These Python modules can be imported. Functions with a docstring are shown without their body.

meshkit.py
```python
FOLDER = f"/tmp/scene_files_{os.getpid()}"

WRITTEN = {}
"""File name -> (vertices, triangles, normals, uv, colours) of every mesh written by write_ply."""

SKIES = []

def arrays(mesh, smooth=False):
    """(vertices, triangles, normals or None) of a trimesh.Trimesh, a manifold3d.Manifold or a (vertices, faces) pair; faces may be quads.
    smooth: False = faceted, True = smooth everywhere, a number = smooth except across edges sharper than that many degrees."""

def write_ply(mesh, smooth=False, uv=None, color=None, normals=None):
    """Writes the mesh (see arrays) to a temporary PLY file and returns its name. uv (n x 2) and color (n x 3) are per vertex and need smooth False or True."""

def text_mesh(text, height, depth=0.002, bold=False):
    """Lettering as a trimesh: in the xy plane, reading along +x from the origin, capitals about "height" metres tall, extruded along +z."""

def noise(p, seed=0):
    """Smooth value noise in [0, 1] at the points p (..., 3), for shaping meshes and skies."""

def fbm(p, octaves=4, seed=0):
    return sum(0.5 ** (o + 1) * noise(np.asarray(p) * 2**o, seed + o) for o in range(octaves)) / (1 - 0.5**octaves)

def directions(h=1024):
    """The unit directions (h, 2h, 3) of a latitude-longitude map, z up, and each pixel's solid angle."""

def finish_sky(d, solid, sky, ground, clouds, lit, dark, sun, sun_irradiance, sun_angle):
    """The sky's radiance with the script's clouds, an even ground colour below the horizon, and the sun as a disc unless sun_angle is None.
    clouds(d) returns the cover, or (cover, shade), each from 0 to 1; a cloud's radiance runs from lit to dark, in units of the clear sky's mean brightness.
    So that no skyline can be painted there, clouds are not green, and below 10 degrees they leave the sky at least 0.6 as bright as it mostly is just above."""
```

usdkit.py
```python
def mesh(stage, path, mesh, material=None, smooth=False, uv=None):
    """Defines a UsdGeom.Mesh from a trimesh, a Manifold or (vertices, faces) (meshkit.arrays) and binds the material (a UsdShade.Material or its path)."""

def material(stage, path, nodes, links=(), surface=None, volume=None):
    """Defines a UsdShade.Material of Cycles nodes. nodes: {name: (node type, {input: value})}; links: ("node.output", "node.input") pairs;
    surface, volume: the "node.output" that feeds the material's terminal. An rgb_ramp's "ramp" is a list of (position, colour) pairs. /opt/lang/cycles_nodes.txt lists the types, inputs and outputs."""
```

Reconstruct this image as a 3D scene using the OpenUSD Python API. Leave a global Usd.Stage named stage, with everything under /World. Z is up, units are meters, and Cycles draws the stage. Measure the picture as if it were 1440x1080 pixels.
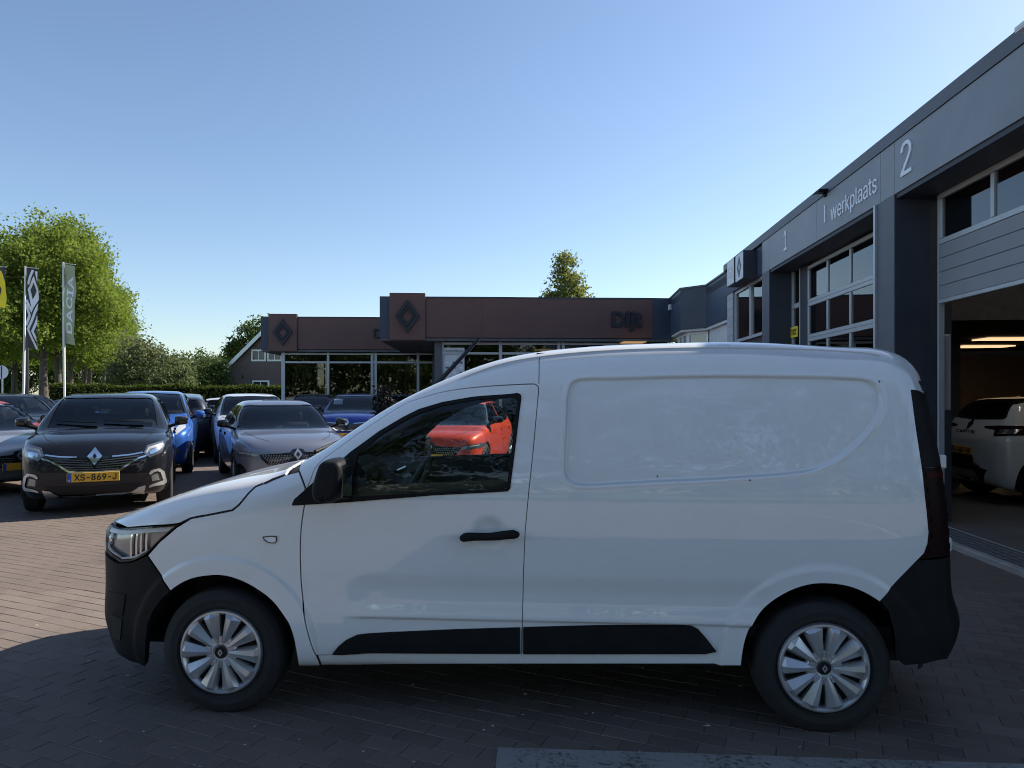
import math, random
import numpy as np, trimesh, shapely, usdkit, meshkit
from shapely.geometry import Polygon, LineString, Point, box as sbox
from shapely.ops import unary_union
from shapely import affinity
from scipy.ndimage import map_coordinates, spline_filter, gaussian_filter
from scipy.interpolate import CubicSpline, PchipInterpolator
from scipy.spatial import Delaunay
from pxr import Usd, UsdGeom, UsdShade, UsdLux, Sdf, Gf, Vt

stage = Usd.Stage.CreateInMemory()
UsdGeom.SetStageUpAxis(stage, UsdGeom.Tokens.z)
UsdGeom.SetStageMetersPerUnit(stage, 1.0)
UsdGeom.Xform.Define(stage, '/World')

# ------------------------------------------------------------------ camera, sky, sun, exposure
EYE, YAW, FPX, HY = 1.535, math.radians(4.06), 1000.0, 555.0      # eye height, yaw left of +y, focal length in 1440ths, horizon row
cam = UsdGeom.Camera.Define(stage, '/World/camera')
cam.CreateHorizontalApertureAttr(36.0)
cam.CreateVerticalApertureAttr(27.0)
cam.CreateFocalLengthAttr(36.0 * FPX / 1440)
cam.CreateVerticalApertureOffsetAttr((HY - 540) / 1440 * 36.0)
cam.CreateClippingRangeAttr(Gf.Vec2f(0.05, 3000))
cam.CreateExposureAttr(EXPOSURE := 1.05)
_x = UsdGeom.Xformable(cam)
_x.AddTranslateOp().Set(Gf.Vec3d(0, 0, EYE))
_x.AddRotateXYZOp().Set(Gf.Vec3f(90, 0, math.degrees(YAW)))
SUN_EL, SUN_AZ = math.radians(37.0), math.atan2(0.84, 0.54)        # azimuth measured from +y towards +x
SUN_DIR = np.array([math.sin(SUN_AZ) * math.cos(SUN_EL), math.cos(SUN_AZ) * math.cos(SUN_EL), math.sin(SUN_EL)])
usdkit.material(stage, '/World/Looks/sky', {
    's': ('sky_texture', {'sky_type': 'single_scattering', 'sun_disc': False, 'sun_elevation': SUN_EL, 'sun_rotation': SUN_AZ,
                          'altitude': 20.0, 'air_density': 1.0, 'aerosol_density': 0.5, 'ozone_density': 2.4}),
    'b': ('background_shader', {'strength': 0.084})}, [('s.color', 'b.color')], surface='b.background')
dome = UsdLux.DomeLight.Define(stage, '/World/sky')
UsdShade.MaterialBindingAPI.Apply(dome.GetPrim()).Bind(UsdShade.Material.Get(stage, '/World/Looks/sky'))
dome.GetPrim().SetCustomDataByKey('kind', 'structure')
sun = UsdLux.DistantLight.Define(stage, '/World/sun')
sun.CreateIntensityAttr(1.25); sun.CreateAngleAttr(0.5); sun.CreateNormalizeAttr(True)
sun.CreateColorAttr(Gf.Vec3f(1.0, 0.93, 0.82))
_m = Gf.Matrix4d(); _m.SetRotate(Gf.Rotation(Gf.Vec3d(0, 0, 1), Gf.Vec3d(*map(float, SUN_DIR))))
UsdGeom.Xformable(sun).AddTransformOp().Set(_m)

# ------------------------------------------------------------------ helpers: names, prims, materials
rng = np.random.default_rng(7); random.seed(7)
USED = {}
def numbered(parent, name):
    k = (parent, name); USED[k] = USED.get(k, -1) + 1
    return f'{parent}/{name}' + (f'_{USED[k]:03d}' if USED[k] else '')
def tag(prim, **kw):
    p = prim.GetPrim() if hasattr(prim, 'GetPrim') else prim
    for k, v in kw.items():
        if v: p.SetCustomDataByKey(k, v)
    return p
def thing(name, label, cat, loc=(0, 0, 0), rotz=0.0, group=None, kind=None):
    p = numbered('/World', name); x = UsdGeom.Xform.Define(stage, p)
    x.AddTranslateOp().Set(Gf.Vec3d(*map(float, loc)))
    if rotz: x.AddRotateZOp().Set(math.degrees(rotz))
    tag(x, label=label, category=cat, group=group, kind=kind)
    return p
def put(parent, name, mesh, mat, smooth=30, normals=None, **kw):
    """one Mesh prim under parent ('/World' for a thing of one mesh)"""
    p = numbered(parent or '/World', name)
    if normals is not None:
        v, f = mesh
        m = UsdGeom.Mesh.Define(stage, p)
        m.CreatePointsAttr(Vt.Vec3fArray.FromNumpy(np.asarray(v, np.float32)))
        m.CreateFaceVertexCountsAttr(Vt.IntArray.FromNumpy(np.full(len(f), 3, np.int32)))
        m.CreateFaceVertexIndicesAttr(Vt.IntArray.FromNumpy(np.asarray(f, np.int32).ravel()))
        m.CreateSubdivisionSchemeAttr('none')
        m.CreateNormalsAttr(Vt.Vec3fArray.FromNumpy(np.asarray(normals, np.float32))); m.SetNormalsInterpolation('vertex')
        UsdShade.MaterialBindingAPI.Apply(m.GetPrim()).Bind(M(mat))
    else:
        usdkit.mesh(stage, p, mesh, M(mat), smooth=smooth)
    prim = stage.GetPrimAtPath(p)
    tag(prim, **kw)
    return p
MATS = {}
def M(name):
    if name not in MATS: raise KeyError(name)
    return UsdShade.Material.Get(stage, MATS[name])
def mat(name, nodes, links, surface):
    usdkit.material(stage, f'/World/Looks/{name}', nodes, links, surface=surface); MATS[name] = f'/World/Looks/{name}'
def plain(name, color, rough=0.5, metal=0.0, bump=0.0, bscale=60.0, vary=0.0, vscale=6.0, **kw):
    """principled surface with a little tonal variation and relief"""
    n = {'p': ('principled_bsdf', {'base_color': color, 'roughness': rough, 'metallic': metal, **kw})}; l = []
    if vary or bump: n['c'] = ('texture_coordinate', {})
    if vary:
        c = np.array(color)
        n['n'] = ('noise_texture', {'scale': vscale, 'detail': 5.0, 'roughness': 0.65})
        n['r'] = ('rgb_ramp', {'ramp': [(0.3, tuple(c * (1 - vary))), (0.7, tuple(np.minimum(c * (1 + vary), 1)))]})
        l += [('c.object', 'n.vector'), ('n.fac', 'r.fac'), ('r.color', 'p.base_color')]
    if bump:
        n['bn'] = ('noise_texture', {'scale': bscale, 'detail': 4.0}); n['b'] = ('bump', {'strength': bump, 'distance': 0.004})
        l += [('c.object', 'bn.vector'), ('bn.fac', 'b.height'), ('b.normal', 'p.normal')]
    mat(name, n, l, 'p.BSDF')
def paint(name, color, metal=0.0, rough=0.35, dirt=0.04, coat=1.42):
    """car paint under clear coat, with a film of dust"""
    c = np.array(color)
    mat(name, {'c': ('texture_coordinate', {}), 'n': ('noise_texture', {'scale': 3.0, 'detail': 6.0, 'roughness': 0.7}),
               'r': ('rgb_ramp', {'ramp': [(0.35, tuple(c)), (0.75, tuple(c * (1 - dirt) + np.array([.35, .33, .30]) * dirt))]}),
               'm': ('map_range', {'from_min': 0.3, 'from_max': 0.8, 'to_min': 0.008, 'to_max': 0.035}),
               'p': ('principled_bsdf', {'roughness': rough, 'metallic': metal, 'coat_weight': 1.0, 'coat_roughness': 0.02, 'coat_ior': coat, 'specular_ior_level': .12})},
        [('c.object', 'n.vector'), ('n.fac', 'r.fac'), ('r.color', 'p.base_color'), ('n.fac', 'm.value'), ('m.result', 'p.coat_roughness')], 'p.BSDF')
def pane(name, tint=(0.75, 0.8, 0.78), ior=1.5, rough=0.0, boost=1.0):
    """window pane: clear film that mirrors by fresnel"""
    mat(name, {'t': ('transparent_bsdf', {'color': tint}), 'g': ('glossy_bsdf', {'color': (boost,) * 3, 'roughness': rough}),
               'f': ('fresnel', {'IOR': ior}), 'm': ('mix_closure', {})},
        [('f.fac', 'm.fac'), ('t.BSDF', 'm.closure1'), ('g.BSDF', 'm.closure2')], 'm.closure')
paint('white_paint', (0.665, 0.675, 0.685), dirt=0.07, coat=1.8)
plain('black_plastic', (0.0095, 0.0095, 0.0105), 0.55, bump=0.25, bscale=400, vary=0.25, vscale=9, specular_ior_level=.14)
plain('dark_shell', (0.006, 0.006, 0.007), 0.8)
plain('tyre_rubber', (0.009, 0.009, 0.010), 0.85, vary=0.3, vscale=14)
plain('hubcap_silver', (0.50, 0.50, 0.51), 0.30, metal=0.75)
plain('alloy', (0.36, 0.37, 0.38), 0.3, metal=0.85)
plain('chrome', (0.82, 0.83, 0.85), 0.08, metal=1.0)
plain('satin_metal', (0.55, 0.56, 0.58), 0.35, metal=0.9)
plain('gloss_black', (0.008, 0.008, 0.009), 0.08, coat_weight=0.5)
plain('cabin_plastic', (0.095, 0.10, 0.105), 0.5)
plain('cabin_light', (0.17, 0.175, 0.18), 0.5)
plain('seat_fabric', (0.04, 0.042, 0.05), 0.9, vary=0.3, vscale=40)
plain('tail_red', (0.009, 0.0015, 0.002), 0.45, specular_ior_level=.1)
plain('tail_red_bright', (0.04, 0.003, 0.004), 0.45, specular_ior_level=.1)
plain('plate_yellow', (0.70, 0.38, 0.03), 0.4)
plain('plate_blue', (0.03, 0.08, 0.38), 0.4)
plain('plate_letter', (0.012, 0.012, 0.012), 0.5)
plain('headlamp_bowl', (0.30, 0.31, 0.33), 0.18, metal=0.85)
plain('headlamp_chrome', (0.75, 0.77, 0.8), 0.12, metal=1.0)
plain('headlamp_strip', (0.75, 0.77, 0.80), 0.3)
plain('lamp_inner', (0.34, 0.36, 0.38), 0.3)
plain('white_plastic', (0.72, 0.73, 0.72), 0.35)
pane('side_glass', (0.78, 0.84, 0.82))
pane('windscreen_glass', (0.74, 0.80, 0.79))
pane('clear_lens', (0.97, 0.975, 0.98), ior=1.16)
pane('dark_glass', (0.22, 0.24, 0.25))
CY, SY = math.cos(YAW), math.sin(YAW)
RIGHT, FWD = np.array([CY, SY, 0.0]), np.array([-SY, CY, 0.0])
EYEP = np.array([0.0, 0.0, EYE])
def ray(px, py):
    px, py = np.broadcast_arrays(np.asarray(px, float), np.asarray(py, float))
    return RIGHT * ((px - 720) / FPX)[..., None] + FWD + np.array([0, 0, 1.0]) * ((HY - py) / FPX)[..., None]
def at_depth(px, py, d): return EYEP + ray(px, py) * np.asarray(d, float)[..., None]
def at_x(px, py, x):
    r = ray(px, py); return EYEP + r * (x / r[..., 0])[..., None]
def at_y(px, py, y):
    r = ray(px, py); return EYEP + r * (y / r[..., 1])[..., None]
def ground(px, py, z=0.0):
    r = ray(px, py); return EYEP + r * ((z - EYE) / r[..., 2])[..., None]
def to_px(p):
    p = np.asarray(p, float) - EYEP
    d = p @ FWD
    return np.stack([720 + FPX * (p @ RIGHT) / d, HY - FPX * p[..., 2] / d, d], -1)

# ---- implicit car bodies
def smax(a, b, k):
    h = np.maximum(k - np.abs(a - b), 0) / k
    return np.maximum(a, b) + h * h * h * k / 6
def spline_loop(pts, n=400):
    """closed smooth loop; a point with a third value 1 is a corner"""
    p = np.array([q[:2] for q in pts], float)
    p = np.vstack([p, p[:1]])
    t = np.r_[0, np.cumsum(np.sqrt(np.linalg.norm(np.diff(p, axis=0), axis=1)))]
    cs = CubicSpline(t, p, bc_type='periodic')
    return cs(np.linspace(0, t[-1], n, endpoint=False))
class Body:
    """f(x,y,z) < 0 inside. prof: closed side outline (x,z); plan: (x, half width); sect: (z, half width at that height)."""
    def __init__(s, prof, plan, sect, kr=0.22, kf=0.16, cz=0.03, cx=0.05, cell=0.008, extra=None, sub=None):
        loop = spline_loop(prof); s.loop = loop; s.extra = extra; s.sub = sub
        lo, hi = loop.min(0) - 0.35, loop.max(0) + 0.35
        s.lo, s.cell = lo, cell
        n = np.ceil((hi - lo) / cell).astype(int) + 1
        gx, gz = np.meshgrid(lo[0] + cell * np.arange(n[0]), lo[1] + cell * np.arange(n[1]), indexing='ij')
        poly = Polygon(loop); ring = poly.exterior
        shapely.prepare(poly); shapely.prepare(ring)
        d = shapely.distance(shapely.points(gx, gz), ring)
        d = np.where(shapely.contains_xy(poly, gx.ravel(), gz.ravel()).reshape(gx.shape), -d, d)
        s.grid = spline_filter(d, order=3)
        plan, sect = np.array(plan, float), np.array(sect, float)
        s.plan = PchipInterpolator(plan[:, 0], plan[:, 1]); s.px = plan[[0, -1], 0]
        s.dplan = s.plan.derivative()
        s.sect = CubicSpline(sect[:, 0], sect[:, 1]) if len(sect) > 3 else PchipInterpolator(sect[:, 0], sect[:, 1])
        s.sz = sect[[0, -1], 0]
        s.wmax = max(sect[:, 1])
        s.kr, s.kf, s.cz, s.cx = kr, kf, cz, cx
    def f(s, p):
        x, y, z = p[..., 0], np.abs(p[..., 1]), p[..., 2]
        zz, xx = z + s.cz * y * y, x
        mid = 0.5 * (s.px[0] + s.px[1])
        xx = x + np.where(x < mid, -1, 1) * s.cx * y * y * np.clip((np.abs(x - mid) - 0.3) / 0.8, 0, 1)
        a = map_coordinates(s.grid, [(xx - s.lo[0]) / s.cell, (zz - s.lo[1]) / s.cell], order=3, prefilter=False, mode='nearest')
        xc = np.clip(x, *s.px)
        w = s.plan(xc) * s.sect(np.clip(z, *s.sz)) / s.wmax
        if s.extra is not None: w = w + s.extra(x, z)
        b = (y - w) / np.sqrt(1 + np.minimum(s.dplan(xc) ** 2, 9)) 
        return smax(a, b, s.kr)
    def normal(s, p, e=2e-3):
        g = np.stack([s.f(p + e * a) - s.f(p - e * a) for a in np.eye(3)], -1)
        return g / np.maximum(np.linalg.norm(g, axis=-1, keepdims=True), 1e-9)
    def out(s, o, d, far=2.2, n=46):
        """from inside points o along d (unit): the last point of the body on the ray, by bisection."""
        o, d = np.broadcast_arrays(o, d)
        lo, hi = np.zeros(o.shape[:-1]), np.full(o.shape[:-1], far)
        # march inwards from far so that the outermost crossing counts
        t = hi.copy(); done = np.zeros(t.shape, bool)
        step = far / n
        for i in range(n):
            tt = far - step * (i + 1)
            ins = (s.f(o + d * tt) < 0) & ~done
            lo[ins] = tt; hi[ins] = tt + step; done |= ins
        for i in range(16):
            m = 0.5 * (lo + hi); ins = s.f(o + d * m[..., None]) < 0
            lo = np.where(ins, m, lo); hi = np.where(ins, hi, m)
        return o + d * (0.5 * (lo + hi))[..., None], done
    def hit(s, o, d, t0, t1, n=120):
        """first entry on the rays o + t d."""
        o, d = np.broadcast_arrays(np.asarray(o, float), np.asarray(d, float))
        t = np.full(o.shape[:-1], np.nan); prev = np.full(o.shape[:-1], t0); done = np.zeros(o.shape[:-1], bool)
        lo, hi = prev.copy(), prev.copy()
        best, tb = np.full(o.shape[:-1], 1e9), prev.copy()
        for tt in np.linspace(t0, t1, n):
            v = s.f(o + d * tt)
            m = (v < best) & ~done; best[m] = v[m]; tb[m] = tt
            ins = (v < 0) & ~done
            lo[ins] = prev[ins]; hi[ins] = tt; done |= ins; prev = np.full_like(prev, tt)
        for i in range(18):
            m = 0.5 * (lo + hi); ins = s.f(o + d * m[..., None]) < 0
            hi = np.where(ins, m, hi); lo = np.where(ins, lo, m)
        tt = np.where(done, hi, tb)
        return o + d * tt[..., None], done, best
# ------------------------------------------------------------------ charts and panels: pieces of a body's surface cut by outlines
class Roll:
    """x along the car, angle about the axis y=0, z=zc; 0 = left side (y<0), pi/2 = roof, pi = right side"""
    def __init__(s, zc=0.78, R=0.85): s.zc, s.R = zc, R
    def inv(s, p): return np.stack([p[..., 0], np.arctan2(p[..., 2] - s.zc, -p[..., 1]) * s.R], -1)
    def rays(s, q):
        t = q[..., 1] / s.R; z = np.zeros_like(t)
        return np.stack([q[..., 0], z, z + s.zc], -1), np.stack([z, -np.cos(t), np.sin(t)], -1)
    def mirror(s, q): return np.stack([q[..., 0], math.pi * s.R - q[..., 1]], -1)
class Fan:
    """angle about the vertical axis through (xc, 0), height; sgn -1 looks forward (-x), +1 backward"""
    def __init__(s, xc, sgn=-1, R=0.85): s.xc, s.sgn, s.R = xc, sgn, R
    def inv(s, p): return np.stack([np.arctan2(-p[..., 1], s.sgn * (p[..., 0] - s.xc)) * s.R, p[..., 2]], -1)
    def rays(s, q):
        t = q[..., 0] / s.R; z = np.zeros_like(t)
        return np.stack([z + s.xc, z, q[..., 1]], -1), np.stack([s.sgn * np.cos(t), -np.sin(t), z], -1)
    def mirror(s, q): return np.stack([-q[..., 0], q[..., 1]], -1)
class Gnom:
    """central projection from c about the direction e in the plane y=0"""
    def __init__(s, c, e): s.c = np.array(c, float); s.e3 = np.array(e, float) / np.linalg.norm(e); s.e2 = np.array([0, 1.0, 0]); s.e1 = np.cross(s.e2, s.e3)
    def inv(s, p):
        q = p - s.c; w = q @ s.e3; return np.stack([q @ s.e1 / w, q @ s.e2 / w], -1)
    def rays(s, q):
        d = s.e3 + q[..., :1] * s.e1 + q[..., 1:] * s.e2
        return np.broadcast_to(s.c, d.shape), d / np.linalg.norm(d, axis=-1, keepdims=True)
    def mirror(s, q): return np.stack([q[..., 0], -q[..., 1]], -1)
class Flat:
    """parallel projection along axis: 'x-' seen from the front (coords y,z), 'x+' from behind (y,z), 'y-' from the left (x,z), 'y+' from the right, 'z' from above (x,y)"""
    def __init__(s, ax, mid=0.0): s.ax, s.mid = ax, mid
    def inv(s, p): return p[..., {'x': [1, 2], 'y': [0, 2], 'z': [0, 1]}[s.ax[0]]]
    def rays(s, q):
        a, b = q[..., 0], q[..., 1]; z = np.zeros_like(a); g = -1.0 if s.ax.endswith('-') else 1.0
        o = {'x': (z + s.mid, a, b), 'y': (a, z, b), 'z': (a, b, z + 0.7)}[s.ax[0]]
        d = {'x': (g, 0, 0), 'y': (0, g, 0), 'z': (0, 0, 1.0)}[s.ax[0]]
        return np.stack(o, -1), np.broadcast_to(np.array(d, float), o[0].shape + (3,))
def polys(g):
    return [p for p in getattr(g, 'geoms', [g]) if p.geom_type == 'Polygon' and p.area > 1e-6]
def resample(ring, h):
    c = np.array(ring.coords)[:-1]; out = []
    for a, b in zip(c, np.roll(c, -1, 0)):
        n = max(1, int(math.ceil(np.linalg.norm(b - a) / h)))
        out.append(a + (b - a) * (np.arange(n) / n)[:, None])
    out = np.vstack(out)
    keep = np.linalg.norm(out - np.roll(out, 1, 0), axis=1) > 1e-6
    return out[keep]
def triangulate(poly, h, more=None):
    """points, triangles, rings (index lists) of a polygon with interior points about h apart"""
    rings = [resample(r, h * 0.75) for r in [poly.exterior, *poly.interiors]]
    idx, pts, k = [], [], 0
    for r in rings: idx.append(np.arange(k, k + len(r))); pts.append(r); k += len(r)
    x0, y0, x1, y1 = poly.bounds
    gx, gy = np.meshgrid(np.arange(x0, x1 + h, h), np.arange(y0, y1 + h, h * 0.866))
    gx = gx + (np.arange(len(gx)) % 2)[:, None] * h / 2
    inner = poly.buffer(-0.5 * h)
    if not inner.is_empty:
        shapely.prepare(inner)
        m = shapely.contains_xy(inner, gx.ravel(), gy.ravel()); pts.append(np.c_[gx.ravel()[m], gy.ravel()[m]])
    if more is not None:
        shapely.prepare(b_ := poly.buffer(-.3 * h)); more = more[shapely.contains_xy(b_, more[:, 0], more[:, 1])]; pts.append(more)
    pts = np.vstack(pts)
    tri = Delaunay(pts).simplices
    c = pts[tri].mean(1); shapely.prepare(poly)
    tri = tri[shapely.contains_xy(poly, c[:, 0], c[:, 1])]
    a, b, c = (pts[tri[:, i]] for i in range(3))
    ar = (b[:, 0] - a[:, 0]) * (c[:, 1] - a[:, 1]) - (b[:, 1] - a[:, 1]) * (c[:, 0] - a[:, 0])
    tri = tri[np.abs(ar) > 1e-10]
    return pts, tri, idx
def surface(body, chart, geom, h, off=0.0, depth=0.012, disp=None, more=None):
    """vertices, faces, normals of a chart polygon lifted onto the body, moved out by off, its rims folded back by depth"""
    V, F, N, k = [], [], [], 0
    for poly in polys(geom):
        q, tri, rings = triangulate(poly, h, more)
        o, d = chart.rays(q)
        p, ok = body.out(o, d)
        n = body.normal(p)
        p = p + n * (off if disp is None else off + disp(p)[:, None])
        a, b, c = (p[tri[:, i]] for i in range(3))
        fn = np.cross(b - a, c - a); flip = (fn * n[tri].mean(1)).sum(1) < 0
        tri = tri.copy(); tri[flip] = tri[flip][:, ::-1]
        V.append(p); N.append(n); F.append(tri + k); k += len(p)
        if depth:
            for r in rings:
                if len(r) < 3: continue
                r2 = np.roll(r, -1); c0 = poly.representative_point()
                top0, top1 = p[r], p[r2]; bot0, bot1 = top0 - n[r] * depth, top1 - n[r2] * depth
                e = top1 - top0; sn = np.cross(e, n[r]); sn /= np.maximum(np.linalg.norm(sn, axis=1, keepdims=True), 1e-9)
                mid = q[r] * 0.5 + q[r2] * 0.5; ed = q[r2] - q[r]; pn = np.stack([ed[:, 1], -ed[:, 0]], 1)
                pn /= np.maximum(np.linalg.norm(pn, axis=1, keepdims=True), 1e-12)
                inside = shapely.contains_xy(poly, *(mid + pn * 2e-4).T)      # pn points into the panel -> wall must face away
                o2, d2 = chart.rays(mid + pn * np.where(inside, -1, 1)[:, None] * 2e-3)
                w = body_point(body, o2, d2) - (top0 + top1) / 2
                sn *= np.where((sn * w).sum(1) < 0, -1, 1)[:, None]
                m = len(r); quad = np.stack([top0, top1, bot1, bot0], 1).reshape(-1, 3)
                i0 = np.arange(m) * 4 + k
                f = np.vstack([np.c_[i0, i0 + 1, i0 + 2], np.c_[i0, i0 + 2, i0 + 3]])
                V.append(quad); N.append(np.repeat(sn, 4, 0)); F.append(f); k += 4 * m
    if not V: raise ValueError('empty panel')
    V, F, N = np.vstack(V), np.vstack(F), np.vstack(N)
    return (V, F), N
def body_point(body, o, d): return body.out(o, d)[0]
def closed(pts): return Polygon(np.asarray(pts)).buffer(0)
def smooth_path(p, n=8):
    """open path of 2-D points through p, rounded (centripetal Catmull-Rom)"""
    p = np.asarray(p, float)
    t = np.r_[0, np.cumsum(np.sqrt(np.maximum(np.linalg.norm(np.diff(p, axis=0), axis=1), 1e-9)))]
    cs = PchipInterpolator(t, p) if len(p) < 3 else CubicSpline(t, p)
    tt = np.concatenate([np.linspace(t[i], t[i + 1], n, endpoint=False) for i in range(len(t) - 1)] + [[t[-1]]])
    return cs(tt)
def densify(p, n=6):
    p = np.asarray(p, float)
    return np.vstack([p[i] + (p[i + 1] - p[i]) * (np.arange(n) / n)[:, None] for i in range(len(p) - 1)] + [p[-1:]])
class Frame:
    """a thing's own axes: moved to loc and turned by rz"""
    def __init__(s, loc, rz=0.0): s.loc = np.array(loc, float); s.rz = rz; c, q = math.cos(rz), math.sin(rz); s.R = np.array([[c, -q, 0], [q, c, 0], [0, 0, 1.0]])
    def local(s, p): return (np.asarray(p) - s.loc) @ s.R
    def world(s, p): return np.asarray(p) @ s.R.T + s.loc
    def trace(s, body, px, t0, t1):
        """where the sight lines through measured points of the photograph first meet the body, in the thing's own axes"""
        px = np.asarray(px, float); o = s.local(EYEP); d = ray(px[:, 0], px[:, 1]) @ s.R
        return body.hit(np.broadcast_to(o, d.shape), d, t0, t1)[0]
# ---- solids
def box(x0, x1, y0, y1, z0, z1): return trimesh.creation.box(bounds=[[min(x0, x1), min(y0, y1), min(z0, z1)], [max(x0, x1), max(y0, y1), max(z0, z1)]])
def bevel_box(x0, x1, y0, y1, z0, z1, r=0.01):
    p = [(x, y, z) for x in (x0, x1) for y in (y0, y1) for z in (z0, z1)]; c = np.array([(x0 + x1) / 2, (y0 + y1) / 2, (z0 + z1) / 2])
    v = []
    for q in p:
        s = np.sign(np.array(q) - c)
        for a in range(3):
            e = np.array(q, float) - s * r; e[a] = q[a]; v.append(e)
    return trimesh.convex.convex_hull(np.array(v))
def hull(pts): return trimesh.convex.convex_hull(np.asarray(pts, float))
def joined(ms): return trimesh.util.concatenate(ms)
def tube(path, r, n=8, closed_loop=False):
    path = np.asarray(path, float); r = np.broadcast_to(r, len(path)); m = len(path)
    t = np.gradient(path, axis=0); t /= np.maximum(np.linalg.norm(t, axis=1, keepdims=True), 1e-9)
    up = np.array([0, 0, 1.0]) if abs(t[:, 2]).mean() < 0.8 else np.array([1.0, 0, 0])
    a = np.cross(t, up); a /= np.linalg.norm(a, axis=1, keepdims=True); b = np.cross(t, a)
    ang = np.linspace(0, 2 * math.pi, n, endpoint=False)
    v = path[:, None] + r[:, None, None] * (np.cos(ang)[None, :, None] * a[:, None] + np.sin(ang)[None, :, None] * b[:, None])
    f = []
    for i in range(m if closed_loop else m - 1):
        j = (i + 1) % m
        for k in range(n):
            l = (k + 1) % n; f += [(i * n + k, j * n + k, j * n + l), (i * n + k, j * n + l, i * n + l)]
    v = v.reshape(-1, 3)
    if not closed_loop:
        v = np.vstack([v, path[:1], path[-1:]]); c0, c1 = len(v) - 2, len(v) - 1
        for k in range(n):
            l = (k + 1) % n; f += [(c0, k, l), (c1, (m - 1) * n + l, (m - 1) * n + k)]
    tm = trimesh.Trimesh(v, f, process=False); tm.fix_normals() if len(f) < 4000 else None
    return tm
def lathe_y(prof, n=48):
    """revolve (radius, y) points about the y axis; the outline runs so that the surface faces out"""
    prof = np.asarray(prof, float); a = np.linspace(0, 2 * math.pi, n, endpoint=False)
    v = np.stack([prof[:, 0][:, None] * np.cos(a), np.repeat(prof[:, 1][:, None], n, 1), prof[:, 0][:, None] * np.sin(a)], -1).reshape(-1, 3)
    f = []
    for i in range(len(prof) - 1):
        for k in range(n):
            l = (k + 1) % n; f += [(i * n + k, (i + 1) * n + k, (i + 1) * n + l), (i * n + k, (i + 1) * n + l, i * n + l)]
    tm = trimesh.Trimesh(v, f, process=True); tm.fix_normals(); return tm
def prism(poly, d0, d1, axis='y'):
    """extrude a polygon: axis y: (x,z) polygon from y=d0 to d1; axis x: (y,z); axis z: (x,y)"""
    ms = []
    for g in polys(poly):
        m = trimesh.creation.extrude_polygon(g, abs(d1 - d0), engine='earcut'); v = m.vertices.copy(); lo = min(d0, d1)
        m.vertices = {'z': np.c_[v[:, 0], v[:, 1], v[:, 2] + lo], 'y': np.c_[v[:, 0], v[:, 2] + lo, v[:, 1]], 'x': np.c_[v[:, 2] + lo, v[:, 0], v[:, 1]]}[axis]
        m.fix_normals(); ms.append(m)
    return joined(ms)
def moved(m, loc=(0, 0, 0), rz=0.0):
    m = m.copy(); c, s = math.cos(rz), math.sin(rz); v = m.vertices
    m.vertices = np.c_[v[:, 0] * c - v[:, 1] * s, v[:, 0] * s + v[:, 1] * c, v[:, 2]] + np.array(loc, float); return m
def lettering(text, height, width=None, depth=0.003, bold=False):
    """text centred on the origin in the (x, z) plane, facing -y"""
    m = meshkit.text_mesh(text, height, depth, bold); v = m.vertices.copy()
    v[:, 0] -= (v[:, 0].min() + v[:, 0].max()) / 2; v[:, 1] -= (v[:, 1].min() + v[:, 1].max()) / 2
    if width: v[:, 0] *= width / (v[:, 0].max() - v[:, 0].min())
    m.vertices = np.c_[v[:, 0], -v[:, 2], v[:, 1]]; m.fix_normals(); return m
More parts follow.
